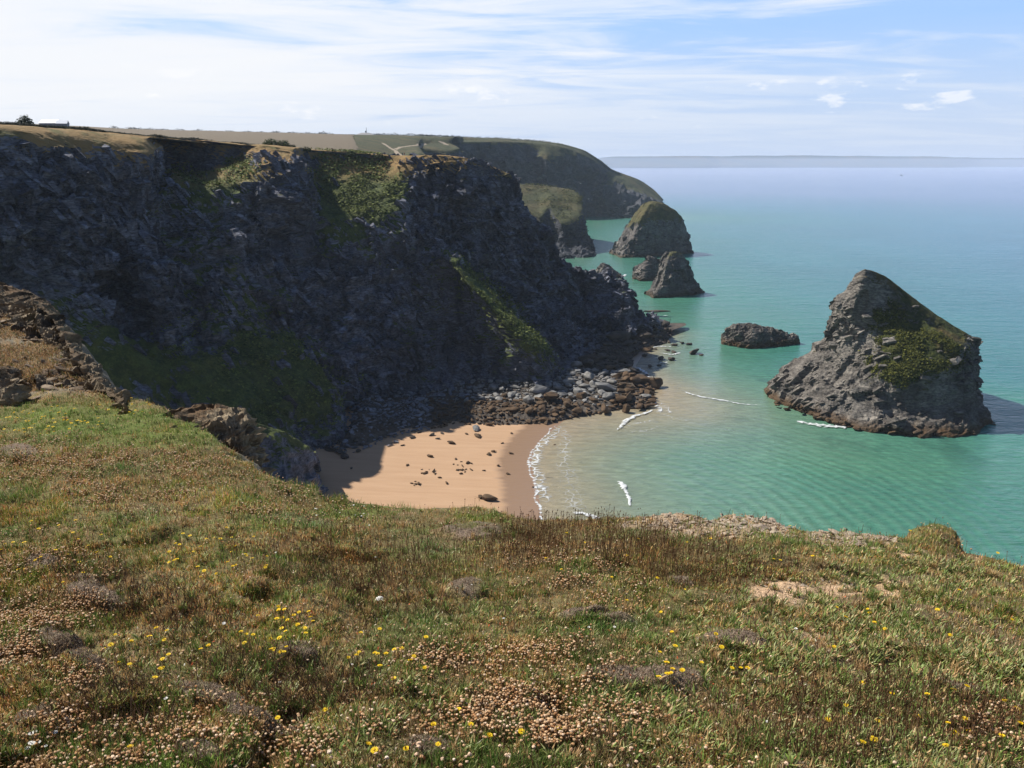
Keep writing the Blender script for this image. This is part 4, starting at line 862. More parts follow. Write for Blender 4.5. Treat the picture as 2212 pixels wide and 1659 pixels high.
MOUND = [(215,1282,75,36,.45),(130,1215,50,14,.1),(165,1400,75,30,.35),(995,1268,46,17,.1),(425,1612,48,28,.3),(45,980,52,15,.0),(870,1636,60,16,0),(1385,1462,150,26,.1),(1010,1142,55,14,0),(640,1385,50,18,.2),(470,1480,90,26,.2),(1490,1240,36,12,.1),(1300,1330,90,15,0),(1700,1640,80,20,0),(560,1520,80,18,.1),(60,1520,70,24,0),(1590,1400,100,22,.1),(2080,1500,90,20,.1)]
def zones(U, V_, p):
    u, v = warpuv(U, V_, p); Z = {}
    n1 = fbm(p, .7, 4, .6, 211); n2 = fbm(p, .28, 3, .6, 213)
    m = np.zeros(len(u))
    for (a, b, c, d, e) in MOUND: m = np.maximum(m, ell(u, v, a, b, c, d, e, .3))
    Z['mound'] = m
    Z['sand'] = np.clip(ell(u, v, 1700, 1278, 95, 22, -.12) + ell(u, v, 1860, 1250, 100, 17, .05) + ell(u, v, 1950, 1192, 45, 9, 0) + .7*ell(u, v, 2120, 1420, 70, 12, .3) + .5*ell(u, v, 1760, 1345, 60, 10, .3), 0, 1)*(n2 > -.35)
    Z['rock'] = np.clip(ell(u, v, 1440, 1130, 130, 16, .02) + ell(u, v, 1620, 1135, 110, 20, .05) + ell(u, v, 1830, 1165, 110, 13, .05), 0, 1)*(n2 > -.2)
    Z['thrift'] = np.clip(.9*ell(u, v, 330, 1035, 420, 75, .12) + ell(u, v, 60, 1330, 190, 200, 0) + .8*ell(u, v, 1230, 1260, 190, 70, .1) + .9*ell(u, v, 1130, 1440, 240, 60, 0) + ell(u, v, 1050, 1560, 330, 70, 0) + .8*ell(u, v, 2170, 1590, 110, 60, 0) + .5*ell(u, v, 180, 1580, 260, 80, 0) + .45*ell(u, v, 750, 1110, 130, 22, 0) + .3*ell(u, v, 560, 1560, 260, 90, 0), 0, 1)*sstep(n1, -.35, .1)
    Z['stalk'] = np.clip(ell(u, v, 1300, 1165, 260, 55, 0) + .6*ell(u, v, 1540, 1220, 200, 55, .1) + .35*ell(u, v, 850, 1200, 400, 70, 0) + .3*ell(u, v, 1900, 1560, 400, 90, 0), 0, 1)*sstep(n1, -.5, .0)
    Z['twig'] = np.clip(ell(u, v, 640, 1450, 190, 70, .1) + .9*ell(u, v, 300, 1290, 210, 70, .3) + .8*ell(u, v, 250, 1500, 140, 70, .2) + .6*ell(u, v, 800, 1260, 200, 60, 0), 0, 1)
    Z['leaf'] = np.clip(sstep(u, 1450, 1700)*(v > 1180)*.9 + .8*ell(u, v, 740, 1540, 160, 70, 0) + .6*ell(u, v, 560, 1450, 90, 40, 0) + .7*ell(u, v, 1350, 1560, 160, 80, 0) + .5*ell(u, v, 1020, 1290, 200, 50, 0), 0, 1)*sstep(n1, -.4, .15)
    Z['green'] = np.clip(ell(u, v, 745, 1100, 75, 16, 0) + ell(u, v, 545, 1075, 60, 14, 0) + .8*ell(u, v, 250, 920, 260, 45, .1) + .8*ell(u, v, 1050, 1110, 60, 14, 0) + .9*ell(u, v, 330, 1600, 300, 60, 0) + .9*ell(u, v, 1000, 1640, 200, 40, 0) + .6*ell(u, v, 1380, 1560, 90, 80, 0), 0, 1)
    Z['shoulder'] = np.clip((u < 340)*sstep(-v, -(868 + 0), -(840)) + ell(u, v, 30, 850, 50, 20, .2), 0, 1)
    Z['n1'] = n1; Z['n2'] = n2
    return Z
Z = zones(U, V_, p)
vis = (V_ > 560) & (V_ < 1900)
hum = fbm(p, .75, 3, .5, 221, 'billow')*.10 + fbm(p, .22, 3, .5, 223, 'billow')*.022 + fbm(p, .05, 3, .6, 225)*.006
edgef = 1 - .65*sstep(Gd[..., 3].ravel(), -.2, .3)
dz = hum*edgef + Z['mound']*.05
gap = fbm(p + 5, 1.6, 2, .5, 227, 'ridge'); dz -= sstep(gap, .72, .95)*.10*(1 - far)
sh = Z['shoulder']*sstep(Yd, 14, 19)
ps = p @ STR.T
lay = blocks(p, 2.2, 229, (1, .55, 1))*.16 + fbm(p, .9, 4, .6, 231, 'billow')*.10 + fbm(p, 4, 2, .5, 233)*.3 + fbm(p, .3, 3, .6, 235)*.05
rk = Z['rock']*(1 - far)
dz = dz*(1 - sh) + lay*sh*.9 + rk*fbm(ps, .22, 4, .6, 235, 'ridge')*.035
dropw = sstep(Gd[..., 3].ravel(), .5, 1.0)
p2 = p.copy(); p2[:, 2] += dz
p2[:, 1] += dropw*fbm(ps, 1.5, 5, .6, 237, 'ridge')*.35; p2[:, 0] += dropw*fbm(ps, 1.5, 4, .6, 239)*.3
# albedo of the ground cover
def blend(c, w, col): w = np.clip(w, 0, 1)[:, None]; return c*(1 - w) + np.array(col)*w
n3 = fbm(p, .09, 3, .6, 241); n4 = fbm(p, 2.2, 3, .5, 243)
c = np.tile(np.array((.115, .095, .042)), (len(p), 1))
c = blend(c, sstep(Z['n1'], -.1, .35), (.085, .10, .028)); c = blend(c, sstep(Z['n2'], .05, .4)*.7, (.15, .095, .05))
c = blend(c, sstep(n4, .05, .4)*.5, (.10, .11, .03)); c = blend(c, Z['green']*.7, (.10, .135, .03))
c = blend(c, Z['thrift']*.3, (.15, .10, .055)); c = blend(c, Z['stalk']*.5, (.10, .060, .030))
c = blend(c, sstep(U, 1350, 1700)*sstep(V_, 1170, 1220)*.6, (.15, .105, .065))
c = blend(c, Z['twig']*.5, (.075, .055, .03)); c = blend(c, Z['mound']*sstep(Z['n2'], -.5, .0)*.8, (.155, .115, .09))
c = blend(c, Z['sand']*.95, (.42, .285, .175)); c = blend(c, rk*.8, (.28, .20, .13))
c = blend(c, np.clip(sh, 0, 1)*.85, (.19, .125, .07)); c = blend(c, np.clip(sh, 0, 1)*sstep(fbm(ps, .5, 4, .6, 245, stretch=(1, 1, 2)), -.05, .25)*.8, (.12, .115, .09))
c = blend(c, dropw, (.14, .12, .09)); c *= 1.75*(1 + .30*n3 + .18*Z['n2'])[:, None]
M_GR, t, b = newmat('clifftop turf')
at = t.nodes.new('ShaderNodeAttribute'); at.attribute_name = 'Col'; tc = t.nodes.new('ShaderNodeTexCoord'); ob = tc.outputs['Object']
g1 = noise(t, ob, 28, 6, .7); g2 = noise(t, ob, 90, 4, .7)
cc = mixc(t, ramp(t, g1, [(.35, .75), (.55, 0.0)]), at.outputs['Color'], (.028, .022, .012))
cc = mixc(t, ramp(t, g2, [(.55, 0.0), (.75, .5)]), cc, (.30, .22, .12))
t.links.new(cc, b.inputs['Base Color']); b.inputs['Roughness'].default_value = .95; b.inputs['Specular IOR Level'].default_value = .1
bp = t.nodes.new('ShaderNodeBump'); bp.inputs['Strength'].default_value = .9; bp.inputs['Distance'].default_value = .03
t.links.new(mathn(t, 'ADD', g1, mathn(t, 'MULTIPLY', g2, .6)), bp.inputs['Height']); t.links.new(bp.outputs[0], b.inputs['Normal'])
ground = mesh_from('clifftop_ground', p2, grid_faces(*shp)[:, ::-1], M_GR, None, True, None, c); tag(ground, kind='structure')
GP = p2.reshape(*shp, 3)
# sampler: uniform over the picture, positions in the world
gf = grid_faces(*shp); u2, v2 = proj(p2)
fu = u2[gf]; fv = v2[gf]; area = .5*np.abs((fu[:, 2] - fu[:, 0])*(fv[:, 3] - fv[:, 1]) - (fu[:, 3] - fu[:, 1])*(fv[:, 2] - fv[:, 0]))
fy = p2[gf][:, :, 1].mean(1)
okf = (fy > 1.6) & (fu.mean(1) > -120) & (fu.mean(1) < 2330) & (fv.mean(1) < 1800) & (Gd[..., 3].ravel()[gf].max(1) < .35)
area_all = np.where((fy > 1.6) & (Gd[..., 3].ravel()[gf].max(1) < .95), area, 0); area = np.where(okf, area, 0)
FZ = {k: v[gf[:, 0]] for k, v in Z.items()}; fU = u2[gf[:, 0]]; fV = v2[gf[:, 0]]
def sample(n, w, ar=None):
    w = np.clip((area if ar is None else ar)*w, 0, None); w = w/w.sum(); k = RNG.choice(len(gf), n, p=w); a, b_ = RNG.random((2, n, 1)); Q4 = p2[gf[k]]
    pos = (1-a)*(1-b_)*Q4[:, 0] + a*(1-b_)*Q4[:, 1] + a*b_*Q4[:, 2] + (1-a)*b_*Q4[:, 3]
    return pos, k
def blades(name, pos, length, width, lean, col, mat, az=None, curve=.5, label=None):
    n = len(pos); az = RNG.random(n)*2*np.pi if az is None else az
    d = np.stack([np.cos(az), np.sin(az), np.zeros(n)], 1); sa = az + RNG.normal(0, .5, n) + np.pi/2
    s = np.stack([np.cos(sa), np.sin(sa), np.zeros(n)], 1); up = np.array((0, 0, 1.0))
    L = length[:, None]; w = width[:, None]*.5; ln = lean[:, None]
    m = pos + up*L*.55*np.sqrt(np.clip(1 - (ln*curve)**2, .05, 1)) + d*L*.5*ln*curve
    tip = m + up*L*.5*np.sqrt(np.clip(1 - ln**2, .0, 1)) + d*L*.5*ln
    Vv = np.stack([pos - s*w*.8, pos + s*w*.8, m - s*w, m + s*w, tip], 1).reshape(-1, 3)
    b0 = np.arange(n)[:, None]*5
    F = np.concatenate([b0 + np.array([[0, 1, 3]]), b0 + np.array([[0, 3, 2]]), b0 + np.array([[2, 3, 4]])], 0)
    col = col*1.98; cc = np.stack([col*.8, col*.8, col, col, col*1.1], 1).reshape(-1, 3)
    o = mesh_from(name, Vv, F, mat, None, False, None, np.clip(cc, 0, 1)); tag(o, label, None, None, 'stuff'); return o
def pal(n, table):
    w = np.array([a for a, _ in table], float); k = RNG.choice(len(table), n, p=w/w.sum()); c = np.array([b for _, b in table])[k]
    return c*(1 + RNG.normal(0, .18, n))[:, None].clip(.5, 1.6)
M_BLADE = colmat('grass blade', .7, .25, .2)
bare = 1 - .93*np.clip(FZ['mound'] + FZ['sand'] + .75*FZ['rock'], 0, 1)
cl = .35 + sstep(fbm(p2[gf[:, 0]], .16, 2, .5, 251), -.25, .35)
rough_r = sstep(fU, 1350, 1650)
NB = 300000
pos, k = sample(NB, bare*cl*(1 - .9*FZ['shoulder'])*(1 - .2*rough_r))
dist = np.linalg.norm(pos - np.array((0, 0, H)), axis=1)
g = FZ['green'][k]; st_ = FZ['stalk'][k]; tw = FZ['twig'][k]; nn1 = fbm(pos, .5, 3, .6, 253)
isg = RNG.random(NB) < np.clip(.50 + .45*g + .6*nn1 - .35*st_ - .2*tw - .25*FZ['shoulder'][k], .08, .95)
cg = pal(NB, [(3, (.075, .115, .022)), (2, (.12, .155, .035)), (1, (.17, .19, .055)), (1, (.05, .085, .02))])
cb = pal(NB, [(3, (.23, .145, .06)), (2.5, (.36, .25, .12)), (1.5, (.12, .07, .03)), (1.5, (.50, .38, .22)), (1.2, (.22, .095, .04))])
colr = np.where(isg[:, None], cg, cb)
ln_ = (.022 + .035*RNG.random(NB)**1.5)*(1 + .9*sstep(nn1, 0, .5))*np.clip(dist/8, .75, 1.5)
pt1 = fbm(pos, .5, 4, .6, 257); pt2 = fbm(pos, 1.4, 3, .55, 259); colr = colr*(1 + .6*pt1 + .45*pt2).clip(.35, 1.8)[:, None]*np.array((1.04, 1.0, .88))*(1 + np.outer(fbm(pos, .8, 3, .55, 263), (.55, .05, -.15)))
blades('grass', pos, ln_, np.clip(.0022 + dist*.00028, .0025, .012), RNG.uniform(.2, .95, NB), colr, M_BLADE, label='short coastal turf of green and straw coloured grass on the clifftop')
nt_ = 1100; tp0, tk0 = sample(nt_, bare*(.25 + FZ['green'] + .6*FZ['twig'] + .4*FZ['leaf'])); mt = 34
pos = np.repeat(tp0, mt, 0) + RNG.normal(0, .014, (nt_*mt, 3))*np.array((1, 1, .1)); tn = np.repeat(RNG.random(nt_), mt)
ctf = np.where((tn < .6)[:, None], pal(nt_*mt, [(3, (.055, .095, .018)), (2, (.10, .14, .03)), (1, (.17, .18, .06))]), pal(nt_*mt, [(3, (.22, .14, .06)), (2, (.32, .22, .11)), (1, (.10, .06, .03))]))
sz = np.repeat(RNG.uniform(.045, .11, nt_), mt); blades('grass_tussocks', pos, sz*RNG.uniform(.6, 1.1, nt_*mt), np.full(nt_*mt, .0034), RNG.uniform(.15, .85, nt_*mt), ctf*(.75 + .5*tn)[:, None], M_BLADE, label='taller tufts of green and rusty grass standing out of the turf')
# broad strap leaves in rosettes
NR = 5200; rp, rk_ = sample(NR, bare*(FZ['leaf'] + .07)*(.3 + cl)); M_ = 9
pos = np.repeat(rp, M_, 0) + RNG.normal(0, .006, (NR*M_, 3))*np.array((1, 1, .2)); az = (np.tile(np.arange(M_)*2*np.pi/M_, NR) + np.repeat(RNG.random(NR)*6, M_) + RNG.normal(0, .4, NR*M_))
toned = np.repeat(RNG.random(NR), M_)[:, None]
dd_ = np.linalg.norm(pos - np.array((0, 0, H)), axis=1)
cL = pal(NR*M_, [(3, (.075, .11, .020)), (3, (.12, .14, .04)), (2, (.19, .185, .08)), (2, (.23, .15, .065))])*(.75 + .5*toned)
blades('broad_leaf_herbs', pos, RNG.uniform(.035, .085, NR*M_), np.clip(.006 + dd_*.0004, .006, .012), RNG.uniform(.55, .98, NR*M_), cL, colmat('strap leaf', .5, .2, .35), az, .8, 'strap-leaved plantain rosettes among the turf')
# dry stalks with brown seed heads, and leafless twiggy stems
def stalks(name, pos, hgt, hd, colS, colH, label, leanv=.12):
    n = len(pos); dist = np.linalg.norm(pos - np.array((0, 0, H)), axis=1); w = np.clip(.0012 + dist*.00022, .0014, .003)[:, None]
    off = RNG.normal(0, leanv, (n, 2))*hgt[:, None]; top = pos + np.concatenate([off, hgt[:, None]], 1)
    a = RNG.random(n)*np.pi; s = np.stack([np.cos(a), np.sin(a), a*0], 1); s2 = np.stack([-np.sin(a), np.cos(a), a*0], 1)
    V = [pos - s*w, pos + s*w, top + s*w*.7, top - s*w*.7]; F = [[0, 1, 2], [0, 2, 3]]
    C_ = [colS]*4
    hl, hw = hd; dirv = (top - pos)/np.linalg.norm(top - pos, axis=1)[:, None]
    hs = RNG.uniform(.7, 1.3, n)[:, None]; md = top + dirv*hl*.45*hs; tp = top + dirv*hl*hs; W_ = (hw*hs*np.clip(dist/6, 1, 1.5)[:, None])
    V += [top, md + s*W_, md + s2*W_, md - s*W_, md - s2*W_, tp]; C_ += [colH]*6
    F += [[4, 5, 6], [4, 6, 7], [4, 7, 8], [4, 8, 5], [9, 6, 5], [9, 7, 6], [9, 8, 7], [9, 5, 8]]
    m = len(V); Vv = np.stack(V, 1).reshape(-1, 3); F = (np.arange(n)[:, None, None]*m + np.array(F)[None]).reshape(-1, 3)
    cc = np.stack([np.broadcast_to(x, (n, 3)) for x in C_], 1)*(1 + RNG.normal(0, .2, (n, 1, 1))).clip(.5, 1.6)
    return tag(mesh_from(name, Vv, F, M_BLADE, None, False, None, cc.reshape(-1, 3).clip(0, 1)), label, None, None, 'stuff')
nm = 42000; ps_, _ = sample(nm, FZ['mound']*1.0 + .02)
blades('withered_mat', ps_, RNG.uniform(.008, .022, nm), RNG.uniform(.0022, .0045, nm), RNG.uniform(.3, .98, nm), pal(nm, [(3, (.16, .12, .085)), (2, (.21, .165, .12)), (2, (.10, .065, .04)), (.6, (.11, .12, .04))]), M_BLADE, None, .8, 'grey brown withered thrift mats on the low mounds')
ps_, _ = sample(7500, bare*(FZ['stalk'] + .03)); stalks('seed_stalks', ps_, RNG.uniform(.06, .15, len(ps_)), (.022, .0036), (.16, .10, .05), (.15, .078, .038), 'dry upright stalks with brown seed heads')
edgew = (Gd[..., 3].ravel()[gf].max(1) > -.2)*((V_[gf[:, 0]] < 1130))*(fU > 1120)*(fU < 1330)
ps_, _ = sample(60, edgew*1.0 + 1e-9); stalks('tall_seed_stalks', ps_, RNG.uniform(.12, .2, len(ps_)), (.03, .004), (.14, .09, .05), (.11, .065, .035), 'taller brown seed heads standing up against the water')
ps_, _ = sample(5200, (FZ['twig'] + .04)*(1 - FZ['mound'])); stalks('twiggy_stems', ps_, RNG.uniform(.04, .12, len(ps_)), (.012, .0028), (.085, .05, .028), (.13, .075, .04), 'dark leafless twiggy stems in the turf', .45)
# small pale and dark flecks: dead leaves, lichens
ps_, _ = sample(36000, bare + .25*FZ['mound'] + .5*FZ['sand']); nfl = len(ps_)
cf = pal(nfl, [(3, (.34, .24, .15)), (2, (.20, .10, .06)), (2, (.05, .035, .02)), (1, (.45, .38, .28)), (.25, (.38, .08, .03))])
blades('dead_leaf_litter', ps_ + np.array((0, 0, .006)), RNG.uniform(.01, .024, nfl), RNG.uniform(.004, .009, nfl), RNG.uniform(.7, .99, nfl), cf, M_BLADE, None, .9, 'withered leaves and stems scattered through the turf')

# thrift seed heads
M_THR = plain('dried thrift head', (.62, .43, .29), .85, .1, .3, 90); M_STEM = plain('dry flower stem', (.17, .12, .055), .8, .1, .2, 30)
M_YEL = plain('yellow petals', (.80, .56, .015), .6, .2, .12, 60); M_YC = plain('flower centre', (.62, .33, .01), .7, .1, .2, 80)
M_WHT = plain('white petals', (.78, .75, .68), .7, .2, .08, 60); M_GST = plain('green flower stem', (.08, .12, .03), .7, .2, .2, 30)
def ico(sub, r, squash=.75, jit=.12, seed=0):
    bm = bmesh.new(); bmesh.ops.create_icosphere(bm, subdivisions=sub, radius=r); rr = random.Random(seed)
    for v in bm.verts: v.co *= 1 + rr.uniform(-jit, jit); v.co.z *= squash
    return bm
tw_ = FZ['thrift']*(1 - .6*FZ['mound'])*(.25 + .75*sstep(fbm(p2[gf[:, 0]], .22, 2, .5, 261), -.1, .35)) + .012
NT = 12500; tp_, tk = sample(NT, tw_)
tdist = np.linalg.norm(tp_ - np.array((0, 0, H)), axis=1); order = np.argsort(tdist)
heads = []; M_THRS = [M_THR, plain('rusty thrift head', (.48, .28, .15), .85, .1, .35, 90), plain('pale thrift head', (.72, .57, .44), .85, .1, .3, 90)]
for k_ in range(4):
    bm = ico(2, .0085, .7, .22, k_); me = bpy.data.meshes.new('seed_head'); bm.to_mesh(me); bm.free(); me.materials.append(M_THRS[k_ % 3]); heads.append(me)
def stem_mesh(name, h, r, mat, bend=.01):
    bm = bmesh.new(); rings_ = []
    for i in range(4):
        z = h*i/3; x = bend*math.sin(i/3*1.5); rings_.append([bm.verts.new((x + r*math.cos(a), r*math.sin(a), z)) for a in (0, 2.1, 4.2)])
    for a, b_ in zip(rings_[:-1], rings_[1:]):
        for i in range(3): bm.faces.new((a[i], a[(i+1) % 3], b_[(i+1) % 3], b_[i]))
    me = bpy.data.meshes.new(name); bm.to_mesh(me); bm.free(); me.materials.append(mat); return me
STM = stem_mesh('stem', .07, .0011, M_STEM)
def two_part(name, loc, headm, headname, stemm, hz, label, cat, group, hscale=1.0, rz=0.0, lean=(0, 0)):
    r = empty(name, loc, label, cat, group, rz); r.rotation_euler = (lean[0], lean[1], rz)
    h = bpy.data.objects.new(headname, headm); COL.objects.link(h); h.parent = r; h.location = (.01, 0, hz); h.scale = (hscale,)*3
    s = bpy.data.objects.new('stem', stemm); COL.objects.link(s); s.parent = r; s.scale = (1, 1, hz/.07)
    return r
for i in order[:230]:
    x, y, z = tp_[i]; two_part('thrift_seed_head', (x, y, z), R_.choice(heads), 'seed_head', STM, R_.uniform(.035, .09), 'round papery tan thrift seed head on a thin stem', 'flower', 'dry thrift heads nearest the front', R_.uniform(.8, 1.25), R_.uniform(0, 6.2), (R_.uniform(-.3, .3), R_.uniform(-.3, .3)))
rest = order[230:]
bm = ico(1, 1.0, .72, .12, 5); hv = np.array([v.co[:] for v in bm.verts]); hf = np.array([[v.index for v in f.verts] for f in bm.faces]); bm.free()
n = len(rest); pr = tp_[rest]; hh = RNG.uniform(.03, .08, n); rad = RNG.uniform(.0055, .010, n)*np.clip(tdist[rest]/9, .9, 1.6)
lean_ = RNG.normal(0, .012, (n, 2)); top = pr + np.concatenate([lean_, hh[:, None]], 1)
Vh = (top[:, None, :] + hv[None]*rad[:, None, None]).reshape(-1, 3); Fh = (np.arange(n)[:, None, None]*len(hv) + hf[None]).reshape(-1, 3)
ch = pal(n, [(4, (.56, .36, .20)), (2, (.68, .50, .34)), (3, (.44, .25, .12)), (2, (.32, .16, .07))]); ch = np.repeat(ch, len(hv), 0)
w = np.clip(.001 + tdist[rest]*.00018, .001, .0025)[:, None]; sd = np.array((1, 0, 0.))
Vs = np.stack([pr - sd*w, pr + sd*w, top + sd*w, top - sd*w], 1).reshape(-1, 3); q0 = np.arange(n)[:, None]*4 + len(Vh)
Fs = np.concatenate([q0 + np.array([[0, 1, 2]]), q0 + np.array([[0, 2, 3]])], 0)
tag(mesh_from('thrift_flowers', np.concatenate([Vh, Vs]), np.concatenate([Fh, Fs]), colmat('thrift', .85, .1, .1), None, False, None, np.concatenate([ch, np.tile(np.array((.16, .10, .05)), (n*4, 1))]).clip(0, 1)), 'drifts of dry pinkish tan thrift heads', None, None, 'stuff')

# yellow flowers one by one
def daisy(name, npet, r, mat, cup=.25, rows=2):
    bm = bmesh.new()
    for row in range(rows):
        rr = r*(1 - .28*row); zz = .0015*row
        for i in range(npet):
            a = 2*math.pi*(i + .5*row)/npet; w = math.pi/npet*.85; c0, s0 = math.cos(a), math.sin(a)
            pts = [(r*.12*c0, r*.12*s0, zz), (rr*.8*math.cos(a - w), rr*.8*math.sin(a - w), zz + r*cup*.6), (rr*c0, rr*s0, zz + r*cup), (rr*.8*math.cos(a + w), rr*.8*math.sin(a + w), zz + r*cup*.6)]
            bm.faces.new([bm.verts.new(q) for q in pts])
    me = bpy.data.meshes.new(name); bm.to_mesh(me); bm.free(); me.materials.append(mat); return me
YH = [daisy('petals', 13, .017, M_YEL, .2), daisy('petals', 15, .015, M_YEL, .35)]
bm = ico(1, .005, .5, .05, 3); YCm = bpy.data.meshes.new('centre'); bm.to_mesh(YCm); bm.free(); YCm.materials.append(M_YC)
YST = stem_mesh('stem', .07, .0013, M_GST, .012)
BV = BVHTree.FromPolygons([tuple(q) for q in p2[::1]], gf.tolist()) if False else None
# nearest visible ground vertex to a picture point
visv = np.where((p2[:, 1] > 1.6) & (Gd[..., 3].ravel() < .3))[0]; vu, vv_ = u2[visv], v2[visv]
def at_uv(u, v):
    d = (vu - u)**2 + (vv_ - v)**2; return p2[visv[int(np.argmin(d))]]
YFL = []
def cluster(n, cu, cv, ru, rv, lab, grp):
    for _ in range(int(n*1.35)):
        a = R_.uniform(0, 6.28); q = 1.15*math.sqrt(R_.random()); YFL.append((cu + ru*q*math.cos(a), cv + rv*q*math.sin(a), lab, grp))
cluster(46, 105, 905, 105, 34, 'small yellow flower in the dense yellow patch below the rocky shoulder', 'yellow flowers below the rocky shoulder')
cluster(9, 270, 880, 60, 22, 'tiny yellow flower near the turf edge above the layered outcrop', 'yellow flowers by the turf edge')
cluster(20, 120, 1190, 115, 65, 'yellow flower among dry stems left of the grey bare mound', 'yellow flowers left of the bare mound')
cluster(24, 475, 1195, 100, 55, 'yellow flower in the loose group in mid turf, uphill of the twiggy stems', 'yellow flowers in mid turf')
cluster(24, 610, 1372, 80, 50, 'yellow flower in the bright group beside the twiggy dark stems', 'yellow flowers by the twiggy stems')
cluster(14, 330, 1420, 120, 55, 'yellow flower around the lower grey mounds', 'yellow flowers round the lower mounds')
cluster(12, 850, 1420, 90, 50, 'yellow flower among green tussocks in the centre', 'yellow flowers in the centre')
cluster(12, 1500, 1430, 110, 50, 'yellow flower beside the long mound on the leafy turf', 'yellow flowers by the long mound')
cluster(20, 1960, 1560, 230, 75, 'yellow flower among strap leaves near the front corner', 'yellow flowers near the front corner')
cluster(18, 1750, 1280, 420, 130, 'scattered yellow flower on the leafy dry slope', 'scattered yellow flowers on the dry slope')
cluster(8, 1300, 1200, 200, 60, 'scattered yellow flower among brown seed stalks', 'yellow flowers among the stalks')
cluster(10, 650, 1590, 500, 50, 'scattered yellow flower in the nearest turf', 'yellow flowers in the nearest turf')
for (u, v, lab, grp) in YFL:
    if not (0 < u < 2205): continue
    loc = at_uv(u, v + 8); dist = math.hypot(*(loc[:2]))
    fs = R_.uniform(.85, 1.2)*min(1.6, max(1, dist/8))
    r = two_part('yellow_flower', loc, R_.choice(YH), 'petals', YST, R_.uniform(.03, .08)*min(1.4, max(1, dist/8)), lab, 'flower', grp, fs, R_.uniform(0, 6.2), (R_.uniform(-.25, .35), R_.uniform(-.25, .25)))
    cc = bpy.data.objects.new('centre', YCm); COL.objects.link(cc); cc.parent = r.children[0]; cc.location = (0, 0, .004)
WH = daisy('petals', 12, .013, M_WHT, .25)
for i in range(34):
    if i < 14: u, v, lab, grp = R_.uniform(680, 800), R_.uniform(1095, 1150), 'small white flower at the turf edge above the beach', 'white flowers at the turf edge'
    elif i < 22: u, v, lab, grp = R_.uniform(60, 120), R_.uniform(1600, 1640), 'white flower in the bottom corner of the turf', 'white flowers in the bottom corner'
    else: u, v, lab, grp = R_.uniform(100, 2100), R_.uniform(1180, 1600), 'stray small white flower in the turf', 'stray white flowers'
    two_part('white_flower', at_uv(u, v), WH, 'petals', YST, R_.uniform(.03, .07), lab, 'flower', grp, R_.uniform(.7, 1.1), R_.uniform(0, 6), (R_.uniform(-.2, .3), 0))
# the one large creamy umbel
ub = empty('umbel_flower', at_uv(822, 1322), 'single large creamy white umbel on a leafy stem in the centre turf', 'flower')
bm = bmesh.new()
for i in range(60):
    a = R_.uniform(0, 6.28); q = math.sqrt(R_.random()); m_ = bmesh.ops.create_icosphere(bm, subdivisions=1, radius=.0045)
    bmesh.ops.translate(bm, verts=m_['verts'], vec=(.026*q*math.cos(a), .026*q*math.sin(a), .115 + .012*(1 - q*q)))
bm_obj('flower_head', bm, M_WHT, ub); o = bpy.data.objects.new('stem', YST); COL.objects.link(o); o.parent = ub; o.scale = (1.5, 1.5, 1.65)

# stones on the clifftop edge and on bare soil
M_PALE = rockmat('pale lichen stone', (.16, .12, .085), (.36, .28, .20), (.52, .45, .36), (.1, .1, .1), (.1, .1, .1), fscale=18, bump=.4, vegbias=-3)
STN = []
for k_ in range(8):
    me = boulder_mesh('stone', 900 + k_, True, .45, 12 + k_); me.materials.append(M_PALE); STN.append(me)
def stones(n, zone, lab, grp, s0, s1):
    for i in range(n):
        cu, cv, ru, rv = zone; a = R_.uniform(0, 6.28); q = math.sqrt(R_.random()); loc = at_uv(cu + ru*q*math.cos(a), cv + rv*q*math.sin(a))
        o = bpy.data.objects.new('stone', R_.choice(STN)); COL.objects.link(o); s = R_.uniform(s0, s1)*(1 + (R_.random() > .88)); o.scale = (s*1.4, s, s*.8)
        o.location = (loc[0], loc[1], loc[2] + s*.12); o.rotation_euler = (R_.uniform(-.3, .3), R_.uniform(-.3, .3), R_.uniform(0, 6.28)); tag(o, lab, 'stone', grp)
stones(60, (1430, 1130, 120, 15), 'pale angular stone on the crumbling edge above the surf', 'pale stones on the edge above the surf', .03, .10)
stones(60, (1620, 1136, 110, 20), 'pale flat stone in the stony edge in front of the tall stack', 'pale stones on the middle of the edge', .03, .10)
stones(40, (1830, 1166, 110, 12), 'buff stone low in the turf edge beside the hummock', 'buff stones beside the hummock', .03, .09)
stones(40, (1730, 1275, 130, 26), 'small buff stone on the bare sandy patch', 'stones on the sandy patch', .015, .05)
stones(30, (1950, 1400, 220, 90), 'small pale stone lying in dry turf', 'stones in the dry turf', .012, .04)

# layered outcrop at the turf edge
M_OUT = rockmat('weathered slate', (.05, .035, .022), (.20, .15, .09), (.42, .34, .22), (.05, .04, .02), (.20, .12, .06), fscale=5, bump=.6, dry=(.22, .12, .05), vegbias=-.1)
OUT = [
 [(312,930,14.0,.9),(322,946,13.5,.5),(330,985,12.6,.2)],
 [(365,903,14.5,.9),(372,932,13.7,.4),(385,1000,12.5,.1)],
 [(440,886,15.0,.8),(440,925,13.9,.3),(450,1020,12.7,.0)],
 [(500,889,15.0,.4),(508,930,14.0,.0),(515,1040,12.9,.0)],
 [(536,903,14.8,.2),(548,942,14.2,.0),(556,1060,13.0,.0)],
 [(548,925,15.7,.1),(564,962,15.2,.0),(570,1060,14.4,.0)],
 [(530,930,17.0,.1),(548,965,17.0,.0),(556,1060,16.4,.0)],
]
cols = []
for c_ in OUT:
    pts = [pt(a) for a in c_]; r = pts[0]; bs = pts[-1]; cols.append([(r[0] - .6, r[1] + 1.2, r[2] - .35, .9)] + pts + [(bs[0], bs[1] - .2, bs[2] - 2.5, 0)])
